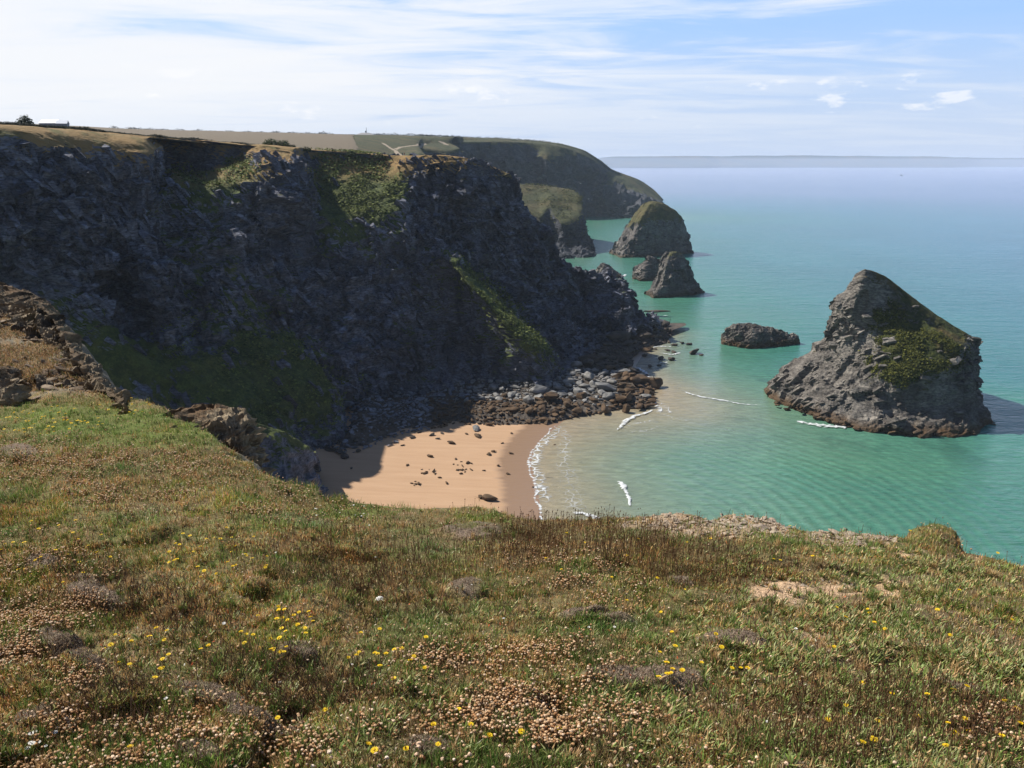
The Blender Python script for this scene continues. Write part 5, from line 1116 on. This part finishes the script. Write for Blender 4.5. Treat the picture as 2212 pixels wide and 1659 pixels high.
def outdisp(p, amp, seed):
    q = p @ STR.T; return amp*(fbm(q, .9, 4, .6, seed, 'ridge', (1, 1, 2.6))*.22 + fbm(q, .25, 3, .6, seed+3, 'ridge', (1, 1, 2.6))*.05 + blocks(q, .55, seed+60, (.6, .6, 1.6))*.22 + blocks(q, .2, seed+80, (.6, .6, 1.8))*.07)
def outcrop(cols, label, res=.035, seed=81, amp=1.0, rowamp=(.4, .7, 1, 1, .5)):
    oc, _, _ = loft('rock', cols, M_OUT, res, res, amp=amp, seed=seed, dispf=outdisp, vegdamp=.5, rowamp=list(rowamp), nmax=220)
    root = empty('rock_outcrop', tuple(np.array(cols[len(cols)//2][-1][:3])), label, 'rock outcrop'); reloc(oc, root)
outcrop(cols, 'layered buff slate outcrop breaking out of the turf edge above the shaded beach corner')

LEDG = [
 ('long ragged rim of slate down the outer side of the rocky shoulder', [[(60,650,29.5,.7),(75,665,29,.3),(85,720,26,.1)],[(100,672,28.5,.6),(125,695,28,.1),(120,760,25,.0)],[(130,715,26.5,.6),(150,738,26,.0),(150,790,23.5,.0)],[(150,752,24.5,.6),(178,775,24,.0),(180,830,21.5,.0)],[(180,792,22,.6),(210,815,21.5,.0),(215,860,19.5,.0)],[(215,835,19.5,.6),(243,852,19,.1),(250,885,17.5,.0)],[(255,858,18,.5),(268,868,17.6,.2),(275,895,16.5,.1)]]),
 ('rough layered ledge forming the top of the rocky shoulder', [[(-60,600,33,.9),(-60,640,31,.4),(-60,720,27,.1)],[(0,618,33,.9),(5,660,31,.3),(10,735,27,.1)],[(55,632,32.5,.8),(60,672,30.5,.2),(70,745,26.5,.1)],[(100,655,32,.7),(112,700,30,.1),(120,760,26.5,.1)],[(122,680,32,.3),(136,725,30,.0),(140,780,27,.0)],[(110,685,34,.1),(125,730,33,.0),(130,780,31,.0)]]),
 ('small jutting slate ledge below the top of the rocky shoulder', [[(90,752,26,.8),(100,775,25,.4),(110,810,23,.1)],[(140,762,26,.6),(150,785,25,.1),(155,825,23,.1)],[(172,768,26,.2),(182,792,25,.0),(185,835,23,.0)],[(165,770,27.5,.1),(178,795,27,.0),(182,835,26,.0)]]),
 ('low broken rock ledge above the yellow flower patch', [[(-40,800,21,.5),(-40,822,20.3,.1),(-40,870,18,.1)],[(0,795,21,.5),(5,820,20.3,.0),(8,872,18,.1)],[(35,800,21,.4),(42,824,20.4,.0),(46,872,18.2,.0)],[(48,812,22,.1),(56,835,21.6,.0),(60,872,20,.0)]]),
 ('line of shattered slate along the shoulder edge', [[(60,795,23,.6),(70,812,22,.2),(85,850,20,.2)],[(120,812,22.5,.5),(130,830,21.5,.1),(140,865,19.5,.2)],[(180,833,21.5,.5),(190,850,20.5,.1),(198,880,18.6,.2)],[(225,850,20,.3),(235,865,19.3,.1),(242,885,18,.2)],[(235,850,21.5,.1),(244,866,21,.0),(250,885,20,.0)]]),
]
for lab, L_ in LEDG:
    cols = []
    for c_ in L_:
        pts = [pt((a[0], a[1], a[2]*.92, a[3])) for a in c_]; r = pts[0]; bs = pts[-1]; cols.append([(r[0] - .8, r[1] + 1.6, r[2] - .35, .9)] + pts + [(bs[0], bs[1] - .2, bs[2] - 2, 0)])
    outcrop(cols, lab, .05, 83 + len(lab), .9)

M_OUT2 = rockmat('broken slate', (.04, .028, .018), (.15, .105, .065), (.36, .28, .19), (.05, .04, .02), (.20, .12, .06), fscale=5, bump=.6, vegbias=-3)
def slabs(n, w, label, s0, s1, mats, dens_y=1.0):
    pos, k = sample(n, w, area_all); Vs, Fs, off = [], [], 0; dat = []
    for me in STN:
        co = np.empty(len(me.vertices)*3, np.float32); me.vertices.foreach_get('co', co); fi = np.empty(len(me.polygons)*3, np.int32); me.polygons.foreach_get('vertices', fi); dat.append((co.reshape(-1, 3), fi.reshape(-1, 3)))
    for q_ in pos:
        co, fi = dat[R_.randrange(len(dat))]; s_ = s0*(s1/s0)**(R_.random()**2.2); a = R_.uniform(-1.2, 1.2); ca, sa = math.cos(a), math.sin(a); th = R_.uniform(-.9, .5); ct, st_ = math.cos(th), math.sin(th)
        q = co*np.array((s_*1.5, s_, s_*.75)); q = np.stack([q[:, 0]*ct - q[:, 2]*st_, q[:, 1], q[:, 0]*st_ + q[:, 2]*ct], 1)
        q = np.stack([q[:, 0]*ca - q[:, 1]*sa, q[:, 0]*sa + q[:, 1]*ca, q[:, 2]], 1) + q_ + np.array((0, 0, s_*.06)); Vs.append(q); Fs.append(fi + off); off += len(q)
    return tag(mesh_from('slate_rubble', np.concatenate(Vs), np.concatenate(Fs), mats, None, False, {'veg': np.zeros(off)}), label, None, None, 'stuff')
shw = np.maximum(FZ['shoulder'], (Gd[..., 3].ravel()[gf[:, 0]] > 0)*(fU < 330))*(fy > 14)
slabs(4200, shw*sstep(fbm(p2[gf[:, 0]], 2.0, 4, .6, 271), -.15, .25) + 1e-9, 'broken brown slate covering the rocky shoulder', .07, .5, M_OUT2)
slabs(1400, FZ['rock']*(fU > 1300) + 1e-9, 'crumbled pale rock chips along the clifftop edge', .02, .10, M_PALE)
npz = 26000; ps_, _ = sample(npz, shw*sstep(-fbm(p2[gf[:, 0]], 2.5, 3, .6, 271), -.25, .1) + 1e-9)
blades('shoulder_turf', ps_, RNG.uniform(.04, .12, npz), RNG.uniform(.012, .022, npz), RNG.uniform(.5, .98, npz), pal(npz, [(3, (.20, .115, .05)), (2, (.14, .10, .045)), (2, (.27, .18, .09)), (1, (.09, .10, .03)), (1, (.07, .045, .025))]), M_BLADE, None, .8, 'rusty brown low turf between slabs on the rocky shoulder')

# ------------------------------------------------------------------ things on the plateau
def bvh_of(o):
    n = len(o.data.vertices); co = np.empty(n*3, np.float32); o.data.vertices.foreach_get('co', co)
    f = np.empty(len(o.data.polygons)*4, np.int32); o.data.polygons.foreach_get('vertices', f)
    return BVHTree.FromPolygons(co.reshape(-1, 3).tolist(), f.reshape(-1, 4).tolist())
BH = bvh_of(headland); BC = bvh_of(cliff)
def hit(u, v, trees=(BH,)):
    a = Vector(P(u, v, 10)); d = (a - Vector((0, 0, H))).normalized(); best = None
    for tr in trees:
        h = tr.ray_cast(Vector((0, 0, H)), d, 3000)
        if h[0] and (best is None or h[3] < best[3]): best = h
    return best[0] if best else None
def down(x, y, trees=(BH,)):
    z = None
    for tr in trees:
        h = tr.ray_cast(Vector((x, y, 400)), Vector((0, 0, -1)), 800)
        if h[0] and (z is None or h[0].z > z): z = h[0].z
    return z
M_PATH = plain('trodden earth path', (.33, .27, .20), .95, .1, .2, .6)
def path(pts, wid, label):
    c = [hit(*q_) for q_ in pts]; c = [q_ for q_ in c if q_]
    if len(c) < 2: return
    Vp = []
    for a, b_ in zip(c[:-1], c[1:]):
        n = max(2, int((b_ - a).length/4))
        for i in range(n): Vp.append(a.lerp(b_, i/n))
    Vp.append(c[-1]); out = []
    for i, q_ in enumerate(Vp):
        a = Vp[max(0, i - 1)]; b_ = Vp[min(len(Vp) - 1, i + 1)]; d = Vector((b_.x - a.x, b_.y - a.y, 0)).normalized(); nrm = Vector((-d.y, d.x, 0))
        w = wid*.7*(1 + .25*math.sin(i*1.7) + .15*math.sin(i*.6))
        for s_ in (-1, -.33, .33, 1):
            x, y = q_.x + nrm.x*w*s_*.5, q_.y + nrm.y*w*s_*.5; z = down(x, y); out.append((x, y, (z if z else q_.z) + (.12 if abs(s_) < .9 else .02)))
    tag(mesh_from('path', np.array(out), grid_faces(len(Vp), 4), M_PATH, None, False), kind='structure')
path([(828,309.5),(833,313),(839,317),(847,322),(854,326),(860,333),(866,341)], 3.6, '')
path([(853,323),(865,318),(877,316.5),(889,315),(901,314),(913,313),(921,311)], 3.2, '')
path([(855,325),(861,331),(868,336),(871,341)], 2.0, '')
path([(950,307.5),(959,308.5),(963,311),(964,313.5)], 6, '')

# hedges: leafy banks along the fields
def hedge(pts, w, h, label, trees=(BC, BH), n_leaf=7, size=1.0, Y=None, name='hedge'):
    base = []
    for (u, v, *yy) in pts:
        q_ = Vector(P(u, v, yy[0])) if yy else hit(u, v, trees)
        if q_: base.append(q_)
    out = []
    for a, b_ in zip(base[:-1], base[1:]):
        L = (b_ - a).length; n = max(3, int(L*n_leaf*2.5))
        for i in range(n):
            t_ = R_.random(); q_ = a.lerp(b_, t_); ph = R_.uniform(0, math.pi); rr = R_.uniform(.65, 1.0)
            d = (b_ - a).normalized(); side = Vector((-d.y, d.x, 0))
            hh = h*(1 + .45*math.sin(q_.x*.35 + q_.y*.21)*math.sin(q_.x*.09 + 1) + R_.uniform(-.15, .15))
            out.append(((q_ + side*math.cos(ph)*w*rr + Vector((0, 0, math.sin(ph)*hh*rr)))[:], (side*math.cos(ph) + Vector((0, 0, math.sin(ph))))[:]))
    if not out: return
    pv = np.array([a for a, _ in out]); pn = np.array([b_ for _, b_ in out])
    root = empty(name, base[0], label, 'hedge'); o = leafclumps('foliage', pv, pn, M_LEAF, None, size*.55, (.010, .012, .008), (.040, .045, .018)); reloc(o, root)
    # earth bank core
    bmv = []
    for q_ in base:
        d = (base[-1] - base[0]).normalized(); side = Vector((-d.y, d.x, 0)); 
        for ph in np.linspace(0, math.pi, 6): bmv.append((q_ + side*math.cos(ph)*w*.9 + Vector((0, 0, math.sin(ph)*h*.85 - .3)))[:])
    core = mesh_from('bank', np.array(bmv), grid_faces(len(base), 6), M_HB, None, False); reloc(core, root)
M_HB = plain('hedge bank earth', (.035, .03, .02), .95, .1, .4, .8)
hedge([(-20,270,158),(50,272,163),(110,276,168),(170,281,174),(230,288,180),(290,294,187),(330,299,192)], 1.0, .35, 'dark earth and scrub bank along the near cliff rim', size=.6, n_leaf=110)
hedge([(330,299,212),(400,305,226),(470,312,240),(530,316,262),(560,318,262)], 1.0, .6, 'dark bank continuing above the sunken hollow', size=1.0, n_leaf=50)
hedge([(240,281.5,620),(330,285,660),(420,287.5,690),(520,290,700),(620,291.5,715),(720,293,722)], 2.2, 1.9, 'low dark hedge along the skyline behind the big stubble field', size=2.2, n_leaf=9)
hedge([(800,293.5,735),(900,296,748),(1000,300,900),(1080,302.5,960),(1150,306.5,1000),(1190,309.5,1010)], 2.4, 1.9, 'hedge running down the skyline towards the far headland', size=2.2, n_leaf=8)
hedge([(763,300,600),(764,310,520),(768,320,450),(772,333,385)], 1.4, 1.6, 'short dark hedge dividing stubble field from green pasture', size=1.6, n_leaf=14)
def bush(u, v, Y, w, h, label, n=900, size=.6, name='bush', c1=(.012, .02, .008), c2=(.06, .08, .025), spiky=0.0):
    base = Vector(P(u, v, Y)); root = empty(name, base, label, 'bush')
    r = RNG.normal(size=(n, 3)); r /= np.linalg.norm(r, axis=1)[:, None]; r[:, 2] = np.abs(r[:, 2])
    f = 1 + .35*fbm(r*2 + u, 1, 3, .6, 7); q_ = r*f[:, None]*np.array((w/2, w/2.4, h))*(.6 + .45*RNG.random(n))[:, None]
    if spiky: q_[:, 2] *= 1 + spiky*np.maximum(0, fbm(q_*[1, 1, 0], .5, 2, .5, 9))
    o = leafclumps('foliage', q_, r, M_LEAF, root, size, c1, c2)
    bm = bmesh.new(); bmesh.ops.create_cone(bm, cap_ends=True, segments=6, radius1=w*.06, radius2=w*.02, depth=h*.7); bmesh.ops.translate(bm, verts=bm.verts, vec=(0, 0, h*.3)); bm_obj('trunk', bm, M_HB, root)
bush(56, 275, 168, 2.9, 2.1, 'dark windswept bush on the rim left of the grey barns', size=.5)
bush(188, 282, 300, 3.2, 1.3, 'small spiky bush right of the grey barns', 400, .5)
bush(588, 316, 236, 4.4, 2.0, 'bright bushy shrub on the rim above the sunken hollow, the larger of a pair', 900, .5, c2=(.09, .12, .035))
bush(613, 317, 236, 3.4, 1.6, 'smaller rounded shrub right beside the larger rim shrub', 700, .5, c2=(.08, .11, .03))
bush(632, 320, 236, 1.6, .8, 'lowest shrub of the rim cluster, at its end', 300, .4)
bush(660, 327, 238, 2.6, 1.0, 'low dark gorse at the top of the green hollow', 300, .5)
bush(760, 337, 243, 3.2, 1.2, 'dark gorse clump beside the dark rock rim', 400, .5)
bush(820, 342, 246, 3.2, 1.2, 'dark gorse clump near the headland crest', 400, .5)

# dark rock rim outcrop in the green bowl
# barns
M_WALL = plain('grey cladding', (.20, .21, .25), .7, .2, .1, .5); M_ROOF = plain('pale metal roof', (.62, .65, .70), .45, .4, .06, .4)
def gabled(root, x0, x1, y0, y1, zw, zr, ov=.25, wall='wall', roof='roof', mw=None, mr=None, z0=-1.0):
    """walls with gable ends on the long x axis, roof slabs on top"""
    ym = (y0 + y1)/2; bm = bmesh.new(); v = [bm.verts.new(q) for q in ((x0,y0,z0),(x0,y1,z0),(x0,y1,zw),(x0,ym,zr),(x0,y0,zw),(x1,y0,z0),(x1,y1,z0),(x1,y1,zw),(x1,ym,zr),(x1,y0,zw))]
    for f in ((0,1,2,3,4),(9,8,7,6,5),(0,4,9,5),(1,6,7,2),(0,5,6,1)): bm.faces.new([v[i] for i in f])
    w = bm_obj(wall, bm, mw or M_WALL, root); bm = bmesh.new(); sl = (zr - zw)/(ym - y0)
    for sgn, ye in ((1, y0), (-1, y1)):
        yo = ye - sgn*ov; a = [(x0-ov,yo,zw - sl*ov + .02),(x1+ov,yo,zw - sl*ov + .02),(x1+ov,ym,zr+.02),(x0-ov,ym,zr+.02)]
        lo = [bm.verts.new(q) for q in a]; hi = [bm.verts.new((q[0], q[1], q[2] + .18)) for q in a]
        bm.faces.new(lo[::-1]); bm.faces.new(hi)
        for i in range(4): bm.faces.new((lo[i], lo[(i+1) % 4], hi[(i+1) % 4], hi[i]))
    rr = bm_obj(roof, bm, mr or M_ROOF, root); return w, rr
def boxbm(bm, x0, x1, y0, y1, z0, z1):
    m_ = bmesh.ops.create_cube(bm, size=1); bmesh.ops.scale(bm, verts=m_['verts'], vec=(x1-x0, y1-y0, z1-z0)); bmesh.ops.translate(bm, verts=m_['verts'], vec=((x0+x1)/2, (y0+y1)/2, (z0+z1)/2))
M_DOOR = plain('dark barn door', (.06, .065, .08), .6, .2, .1, .5)
bn = empty('barn', P(113, 274.5, 420), 'long grey barn with pale metal roof on the left skyline', 'barn'); gabled(bn, -6.6, 2.2, 0, 7, 1.9, 3.7)
bm = bmesh.new(); boxbm(bm, -3.4, -1.2, -.06, .04, -1, 1.0); bm_obj('door', bm, M_DOOR, bn)
bn = empty('barn', P(130, 275, 415), 'shorter grey barn adjoining the long barn on its right', 'barn', None, math.radians(18)); gabled(bn, -1.6, 3.2, 0, 6, 1.8, 3.4)
bm = bmesh.new(); boxbm(bm, -.6, 1.4, -.06, .04, -1, .9); bm_obj('door', bm, M_DOOR, bn)
wl = empty('white_shed', P(76, 273.5, 420), 'low white flat shed between the windswept bush and barns', 'shed'); bm = bmesh.new(); boxbm(bm, -2.5, 2.2, 0, 3, -1, .45); bm_obj('wall', bm, M_WHT, wl)
bm = bmesh.new(); boxbm(bm, -2.7, 2.4, -.2, 3.2, .453, .6); bm_obj('roof', bm, M_ROOF, wl)
# far building with a hipped roof and flag pole
hb = empty('hilltop_building', P(787, 294, 722), 'low building with wide hipped grey roof and mast on the skyline', 'building')
bm = bmesh.new(); boxbm(bm, -6.5, 7, 0, 8, -2, 1.1); bm_obj('wall', bm, M_WHT, hb)
bm = bmesh.new(); v = [bm.verts.new(q) for q in ((-8,-1,1.1),(8.2,-1,1.1),(8.2,9,1.1),(-8,9,1.1),(-3,4,3.0),(3.6,4,3.0))]
for f in ((0,1,5,4),(1,2,5),(2,3,4,5),(3,0,4),(3,2,1,0)): bm.faces.new([v[i] for i in f])
bm_obj('roof', bm, plain('grey slate roof', (.30, .29, .29), .6, .3, .1, .5), hb)
bm = bmesh.new(); boxbm(bm, 1.2, 1.5, 3.9, 4.2, 3.0, 7.4); boxbm(bm, .2, 1.19, 3.95, 4.15, 3.2, 4.6); bm_obj('mast', bm, M_DOOR, hb)
for wx in (-5, -2.6, -.2, 2.2, 4.6):
    bm = bmesh.new(); boxbm(bm, wx, wx + 1.2, -.04, .02, .0, .8); bm_obj('window', bm, M_DOOR, hb)
# parked cars on the skyline
def car(u, v, Y, col, label, rz=0.):
    root = empty('parked_car', P(u, v, Y), label, 'car', None, rz); mb = plain('car paint', col, .3, .5, .03, 1)
    bm = bmesh.new(); pr = [(-2.1,.35),(-2.1,.8),(-1.9,.95),(-1.1,1.0),(1.0,.98),(1.9,.85),(2.1,.7),(2.1,.35)]
    a = [bm.verts.new((x, -.85, z)) for x, z in pr]; b_ = [bm.verts.new((x, .85, z)) for x, z in pr]; bm.faces.new(a); bm.faces.new(b_[::-1])
    for i in range(len(pr)): bm.faces.new((a[i], b_[i], b_[(i+1) % len(pr)], a[(i+1) % len(pr)]))
    bm_obj('body', bm, mb, root)
    bm = bmesh.new(); pr = [(-1.7,.97),(-1.2,1.48),(.3,1.5),(1.0,.97)]; a = [bm.verts.new((x, -.78 if z < 1 else -.65, z)) for x, z in pr]; b_ = [bm.verts.new((x, .78 if z < 1 else .65, z)) for x, z in pr]; bm.faces.new(a); bm.faces.new(b_[::-1])
    for i in range(4): bm.faces.new((a[i], b_[i], b_[(i+1) % 4], a[(i+1) % 4]))
    bm_obj('cabin', bm, M_DOOR, root)
    for x in (-1.3, 1.3):
        for y in (-.8, .8):
            bm = bmesh.new(); bmesh.ops.create_cone(bm, cap_ends=True, segments=12, radius1=.33, radius2=.33, depth=.2); bmesh.ops.rotate(bm, verts=bm.verts, matrix=__import__('mathutils').Matrix.Rotation(math.pi/2, 3, 'X')); bmesh.ops.translate(bm, verts=bm.verts, vec=(x, y, .33)); bm_obj('wheel', bm, M_DOOR, root)
for i, (u, col, lab) in enumerate(((720,(.05,.07,.2),'dark blue parked car, farthest from the hipped building'),(727,(.6,.62,.66),'silver parked car second in the skyline row'),(734,(.65,.66,.68),'white parked car third in the skyline row'),(741,(.08,.12,.35),'blue parked car in the middle of the skyline row'),(748,(.55,.56,.6),'pale silver parked car right of the blue one'),(755,(.07,.08,.1),'black parked car near the hipped building'),(761,(.7,.7,.72),'white parked car beside the black one'),(766,(.1,.15,.45),'blue parked car nearest the hipped building'))):
    car(u, 293.3 + .1*i, 712, col, lab, R_.uniform(-.5, .5))

# walkers on the path
def person(u, v, top, label, step=.15, lean=0.):
    g_ = hit(u, v); 
    if not g_: return
    root = empty('person', g_, label, 'person')
    bm = bmesh.new(); J = {'pel': (0, 0, .95), 'ch': (0, lean, 1.35), 'nk': (0, lean*1.2, 1.5), 'hd': (0, lean*1.3, 1.64), 'ht': (0, lean*1.3, 1.74),
      'hl': (-.1, 0, .9), 'kl': (-.1, step*.6, .5), 'al': (-.1, step, .08), 'tl': (-.1, step + .14, .04), 'hr': (.1, 0, .9), 'kr': (.1, -step*.3, .5), 'ar': (.1, -step, .1), 'tr': (.1, -step + .13, .04),
      'sl': (-.19, lean, 1.42), 'el': (-.25, -step*.4, 1.12), 'wl': (-.24, .05, .88), 'sr': (.19, lean, 1.42), 'er': (.25, step*.4, 1.12), 'wr': (.24, .12, .9)}
    Rr = {'pel': .15, 'ch': .17, 'nk': .06, 'hd': .10, 'ht': .07, 'hl': .09, 'kl': .06, 'al': .045, 'tl': .035, 'hr': .09, 'kr': .06, 'ar': .045, 'tr': .035, 'sl': .065, 'el': .045, 'wl': .035, 'sr': .065, 'er': .045, 'wr': .035}
    E = [('pel','ch'),('ch','nk'),('nk','hd'),('hd','ht'),('pel','hl'),('hl','kl'),('kl','al'),('al','tl'),('pel','hr'),('hr','kr'),('kr','ar'),('ar','tr'),('ch','sl'),('sl','el'),('el','wl'),('ch','sr'),('sr','er'),('er','wr')]
    kk = list(J); me = bpy.data.meshes.new('body'); me.from_pydata([J[k_] for k_ in kk], [(kk.index(a), kk.index(b_)) for a, b_ in E], []); o = bpy.data.objects.new('body', me); COL.objects.link(o); o.parent = root
    md = o.modifiers.new('skin', 'SKIN'); 
    if not me.skin_vertices: pass
    for i, k_ in enumerate(kk): me.skin_vertices[0].data[i].radius = (Rr[k_], Rr[k_])
    me.skin_vertices[0].data[0].use_root = True; s_ = o.modifiers.new('sub', 'SUBSURF'); s_.levels = s_.render_levels = 1
    me.materials.append(plain('walker clothes', top, .8, .1, .2, 3))
try:
    person(869.5, 337, (.03, .03, .05), 'walker in dark clothes on the path, the nearer one to the cliff crest')
    person(873.5, 337, (.30, .07, .05), 'walker in a reddish top beside the dark-clothed walker')
except Exception as e: print('person', e)

# gulls
M_GULL = plain('gull white', (.75, .76, .78), .6, .2, .05, 3)
def gull(u, v, Y, label, rz):
    root = empty('gull', P(u, v, Y), label, 'bird', None, rz); s_ = 1.0
    bm = bmesh.new(); bmesh.ops.create_uvsphere(bm, u_segments=10, v_segments=8, radius=.5)
    for q_ in bm.verts:
        y = q_.co.y; q_.co.x *= .26*(1 - .35*abs(y)); q_.co.z *= .26*(1 - .5*max(0, -y)); 
    hd_ = bmesh.ops.create_uvsphere(bm, u_segments=8, v_segments=6, radius=.09); bmesh.ops.translate(bm, verts=hd_['verts'], vec=(0, .52, .04)); bm_obj('body', bm, M_GULL, root)
    for sg_ in (-1, 1):
        bm = bmesh.new(); pr = [((0,.18,0),(0,-.14,0)),((.4*sg_,.26,.16),(.4*sg_,-.06,.16)),((.85*sg_,.12,.05),(.8*sg_,-.06,.05)),((1.1*sg_,-.1,0),(1.05*sg_,-.14,0))]
        for z_ in (0, .03):
            L_ = [[bm.verts.new((a[0], a[1], a[2] + z_)), bm.verts.new((b_[0], b_[1], b_[2] + z_))] for a, b_ in pr]
            for a, b_ in zip(L_[:-1], L_[1:]): bm.faces.new((a[0], b_[0], b_[1], a[1]))
        bm_obj('wing', bm, M_GULL, root)
gull(1254, 396, 620, 'white gull gliding high against the far dark cliff', .6)
gull(1271, 430, 600, 'white gull flying low before the far cliff foot', -.5)
gull(1396, 797, 235, 'white gull over the shallow water off the boulder pile', 1.2)

# boat
bt = empty('fishing_boat', B(1947, 379.5), 'tiny dark boat alone far out on the open sea', 'boat', None, .4)
bm = bmesh.new(); pr = [(-9,-2.2),(-9,2.2),(4,2.8),(11,0),(4,-2.8)]; a = [bm.verts.new((x*.9, y*.7, -.5)) for x, y in pr]; b_ = [bm.verts.new((x, y, 2.4 + (x > 5)*1.2)) for x, y in pr]; bm.faces.new(a); bm.faces.new(b_[::-1])
for i in range(5): bm.faces.new((a[i], b_[i], b_[(i+1) % 5], a[(i+1) % 5]))
bm_obj('hull', bm, M_DOOR, bt); bm = bmesh.new(); boxbm(bm, -5, 0, -1.6, 1.6, 2.4, 5.4); boxbm(bm, -2.6, -2.3, -.15, .15, 5.41, 9); bm_obj('cabin', bm, M_WALL, bt)

# ------------------------------------------------------------------ distant coast with a town
DC = []
ctab = [(1280,343,352,7000),(1330,338,359,7000),(1420,338,358.5,7000),(1520,337,358.5,7200),(1560,337.5,357,7600),(1640,336.5,357,7800),(1720,335.5,357,8000),(1800,337,357,8000),(1900,337.5,357,8000),(1960,338,357,8000),(2030,338,357.5,8100),(2070,340,357.4,8300),(2120,341,356,9500),(2212,341.5,355.6,9800),(2400,342,355.6,10000)]
for (u, vt, vb, Y) in ctab:
    Y *= 1.75; b0 = np.array(Q(u, Y - 300, 0)); b1 = np.array(Q(u, Y - 250, 22)); m1 = np.array(Q(u, Y + 250, 0.45*max(30, P(u, vt, Y + 900)[2]))); t1 = np.array(P(u, vt, Y + 900)); t2 = t1 + np.array((60, 1500, -40)); lo = b0 + np.array((0, -10, -15))
    DC.append([(*lo, 0), (*b0, .0), (*b1, .3), (*m1, .9), (*t1, .9), (*t2, .9)])
def coastdisp(p, amp, seed): return fbm(p, 700, 4, .55, seed)*26 + fbm(p, 150, 3, .5, seed+3)*8
dcst, DG, _ = loft('distant_coast_hills', DC, rockmat('distant coast', (.03, .04, .06), (.06, .08, .11), (.14, .15, .17), (.03, .05, .05), (.07, .10, .09), fscale=.02, bump=.3), 45, 60, seed=301, dispf=coastdisp, vegdamp=.0, rowamp=[0, .1, .4, 1, .5, .3], flip=True, nmax=80)
tag(dcst, kind='structure'); BD = bvh_of(dcst)
M_HW = plain('white render', (.78, .77, .74), .8, .1, .05, .02); M_HR = plain('house roof', (.22, .2, .2), .8, .1, .1, .02)
proto = None
for i in range(150):
    u = R_.choice([R_.uniform(1380, 1440), R_.uniform(1530, 2060), R_.uniform(1700, 2060)]); v = R_.uniform(340, 354)
    h = hit(u, v, (BD,))
    if not h: continue
    if proto is None:
        proto = empty('distant_house', h, 'tiny white building of the hazy town across the bay', 'house', 'houses of the town across the bay'); gabled(proto, -24, 24, -10, 10, 13, 21, 1.2, 'wall', 'roof', M_HW, M_HR, -6); o = proto
    else: o = dup(proto)
    o.location = h; s_ = R_.choice((1., 1.3, 1.6, 2., 3. if i % 9 == 0 else 1.4)); o.scale = (s_*R_.uniform(.7, 1.8), s_, s_*R_.uniform(.7, 1.2)); o.rotation_euler = (0, 0, R_.uniform(-.5, .5))

# ------------------------------------------------------------------ haze
bm = bmesh.new(); boxbm(bm, -26500, 26500, -60, 20300, -13.5, 135)
M_HZ = bpy.data.materials.new('sea haze'); M_HZ.use_nodes = True; t = M_HZ.node_tree; t.nodes.clear()
vol = t.nodes.new('ShaderNodeVolumePrincipled'); vol.inputs['Color'].default_value = (.74, .86, 1.0, 1); vol.inputs['Density'].default_value = .00009; vol.inputs['Anisotropy'].default_value = .0
oo = t.nodes.new('ShaderNodeOutputMaterial'); t.links.new(vol.outputs[0], oo.inputs['Volume'])
hz = bm_obj('haze', bm, M_HZ); tag(hz, kind='stuff')
